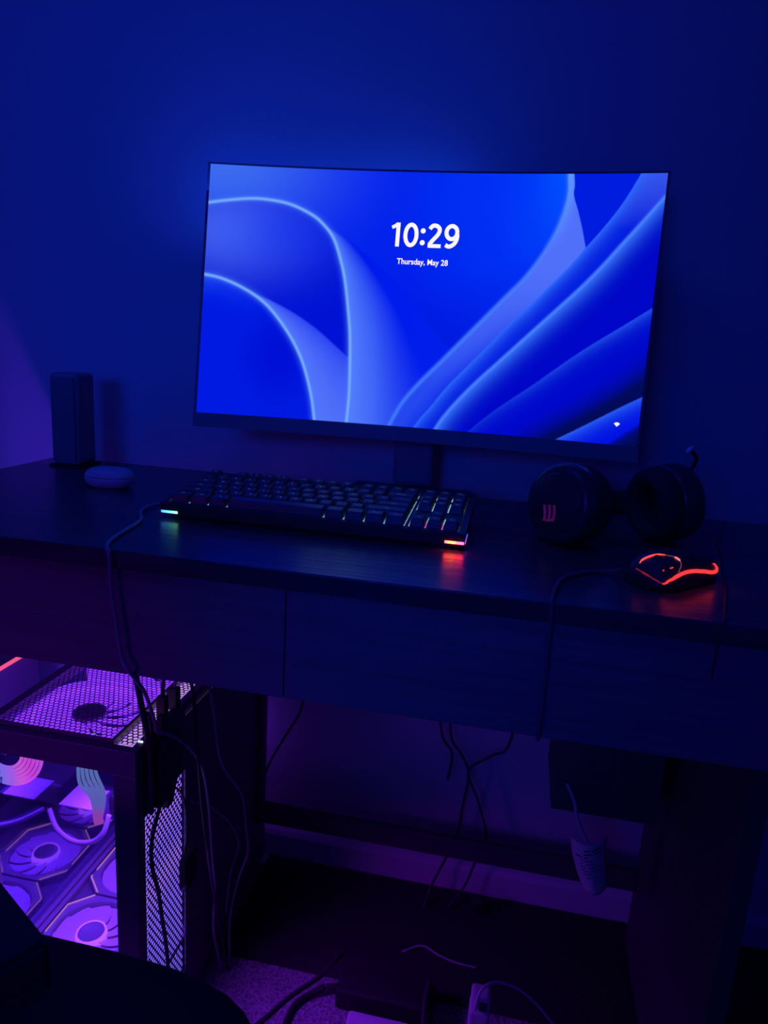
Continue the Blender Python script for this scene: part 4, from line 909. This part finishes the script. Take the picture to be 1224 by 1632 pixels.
tag(cable('loose_cable', [(0.44, 0.30, FZ + 0.009), (0.47, 0.29, FZ + 0.011), (0.50, 0.27, FZ + 0.009), (0.522, 0.24, FZ + 0.004), (0.54, 0.20, FZ + 0.003)], 0.0022, M_gwire), 'grey cable on the floor at the far bottom right', 'cable')
tag(cable('floor_loop_cable', [(0.00, 0.33, FZ + 0.010), (0.03, 0.345, FZ + 0.014), (0.06, 0.335, FZ + 0.012), (0.09, 0.33, FZ + 0.010), (0.12, 0.33, FZ + 0.009)], 0.0018, M_gwire), 'short grey cable lying on the black mat behind the power brick', 'cable')

# ------------------------------------------------------------------ chair in the lower left corner
chair = thing('desk_chair', 'dark padded desk chair cutting off the lower left corner', 'chair', (-0.33, -0.42, FZ))
CO = V3((-0.33, -0.42, FZ))
def seatpad():
    bm = bmesh.new(); N = 40; R = []
    for (z, k) in ((0.395, 0.93), (0.405, 1.0), (0.455, 1.0), (0.472, 0.985), (0.482, 0.94), (0.486, 0.80)):
        L = []
        for i in range(N):
            t = 2 * math.pi * i / N; c, s_ = math.cos(t), math.sin(t)
            L.append(bm.verts.new((0.315 * k * math.copysign(abs(c) ** 0.35, c), 0.228 * k * math.copysign(abs(s_) ** 0.35, s_), z)))
        R.append(L)
    for A_, B_ in zip(R[:-1], R[1:]):
        for i in range(N): bm.faces.new((A_[i], A_[(i + 1) % N], B_[(i + 1) % N], B_[i]))
    bm.faces.new(R[0][::-1]); bm.faces.new(R[-1]); bmesh.ops.recalc_face_normals(bm, faces=bm.faces)
    return bm
link('seat', seatpad(), M_leather, chair, True)
bm = bmesh.new(); box(bm, (-0.235, -0.30, 0.50), (0.10, -0.235, 1.0), 0.03, 3); link('backrest', bm, M_leather, chair, True)
# armrest turned outwards, its straight edge faces the tower
ax = V3((-0.127, -0.366, -0.05)); bx = V3((-0.080, -0.393, -0.05)); dr = (ax - bx).normalized(); nr = V3((-dr.y, dr.x, 0)); nr = nr if nr.y < 0 else -nr
bm = bmesh.new(); c = [bx, bx + dr * 0.24, bx + dr * 0.24 + nr * 0.075, bx + nr * 0.075]
lo_ = [bm.verts.new(p - CO - V3((0, 0, 0.030))) for p in c]; hi_ = [bm.verts.new(p - CO) for p in c]
bm.faces.new(lo_[::-1]); bm.faces.new(hi_)
for k in range(4): bm.faces.new((lo_[k], lo_[(k + 1) % 4], hi_[(k + 1) % 4], hi_[k]))
bmesh.ops.recalc_face_normals(bm, faces=bm.faces); bmesh.ops.bevel(bm, geom=list(bm.edges), offset=0.003, segments=2, affect='EDGES')
arm = link('armrest', bm, M_leather, chair)
bm = bmesh.new(); q = bx + dr * 0.12 + nr * 0.04 - CO; tube(bm, [q - V3((0, 0, 0.03)), q - V3((0.0, 0, 0.20)), V3((-0.02, 0.0, 0.41))], 0.014, 12); link('armrest_post', bm, M_black, chair, True)
bm = bmesh.new(); tube(bm, [(0, 0, 0.08), (0, 0, 0.40)], 0.025, 20); link('gas_column', bm, M_black, chair, True)
for i in range(5):
    t = math.radians(72 * i + 20); bm = bmesh.new(); tube(bm, [(0, 0, 0.085), (0.13 * math.cos(t), 0.13 * math.sin(t), 0.080), (0.25 * math.cos(t), 0.25 * math.sin(t), 0.060)], [0.022, 0.018, 0.013], 12); lg = link('leg', bm, M_black, chair, True)
    bm = bmesh.new(); lathe(bm, [(0, -0.018), (0.022, -0.018), (0.025, -0.014), (0.025, 0.014), (0.022, 0.018), (0, 0.018)], 20, Matrix.Translation((0.25 * math.cos(t), 0.25 * math.sin(t), 0.0255)) @ Matrix.Rotation(t, 4, 'Z') @ Matrix.Rotation(math.radians(90), 4, 'X')); link('caster', bm, M_black, lg, True)
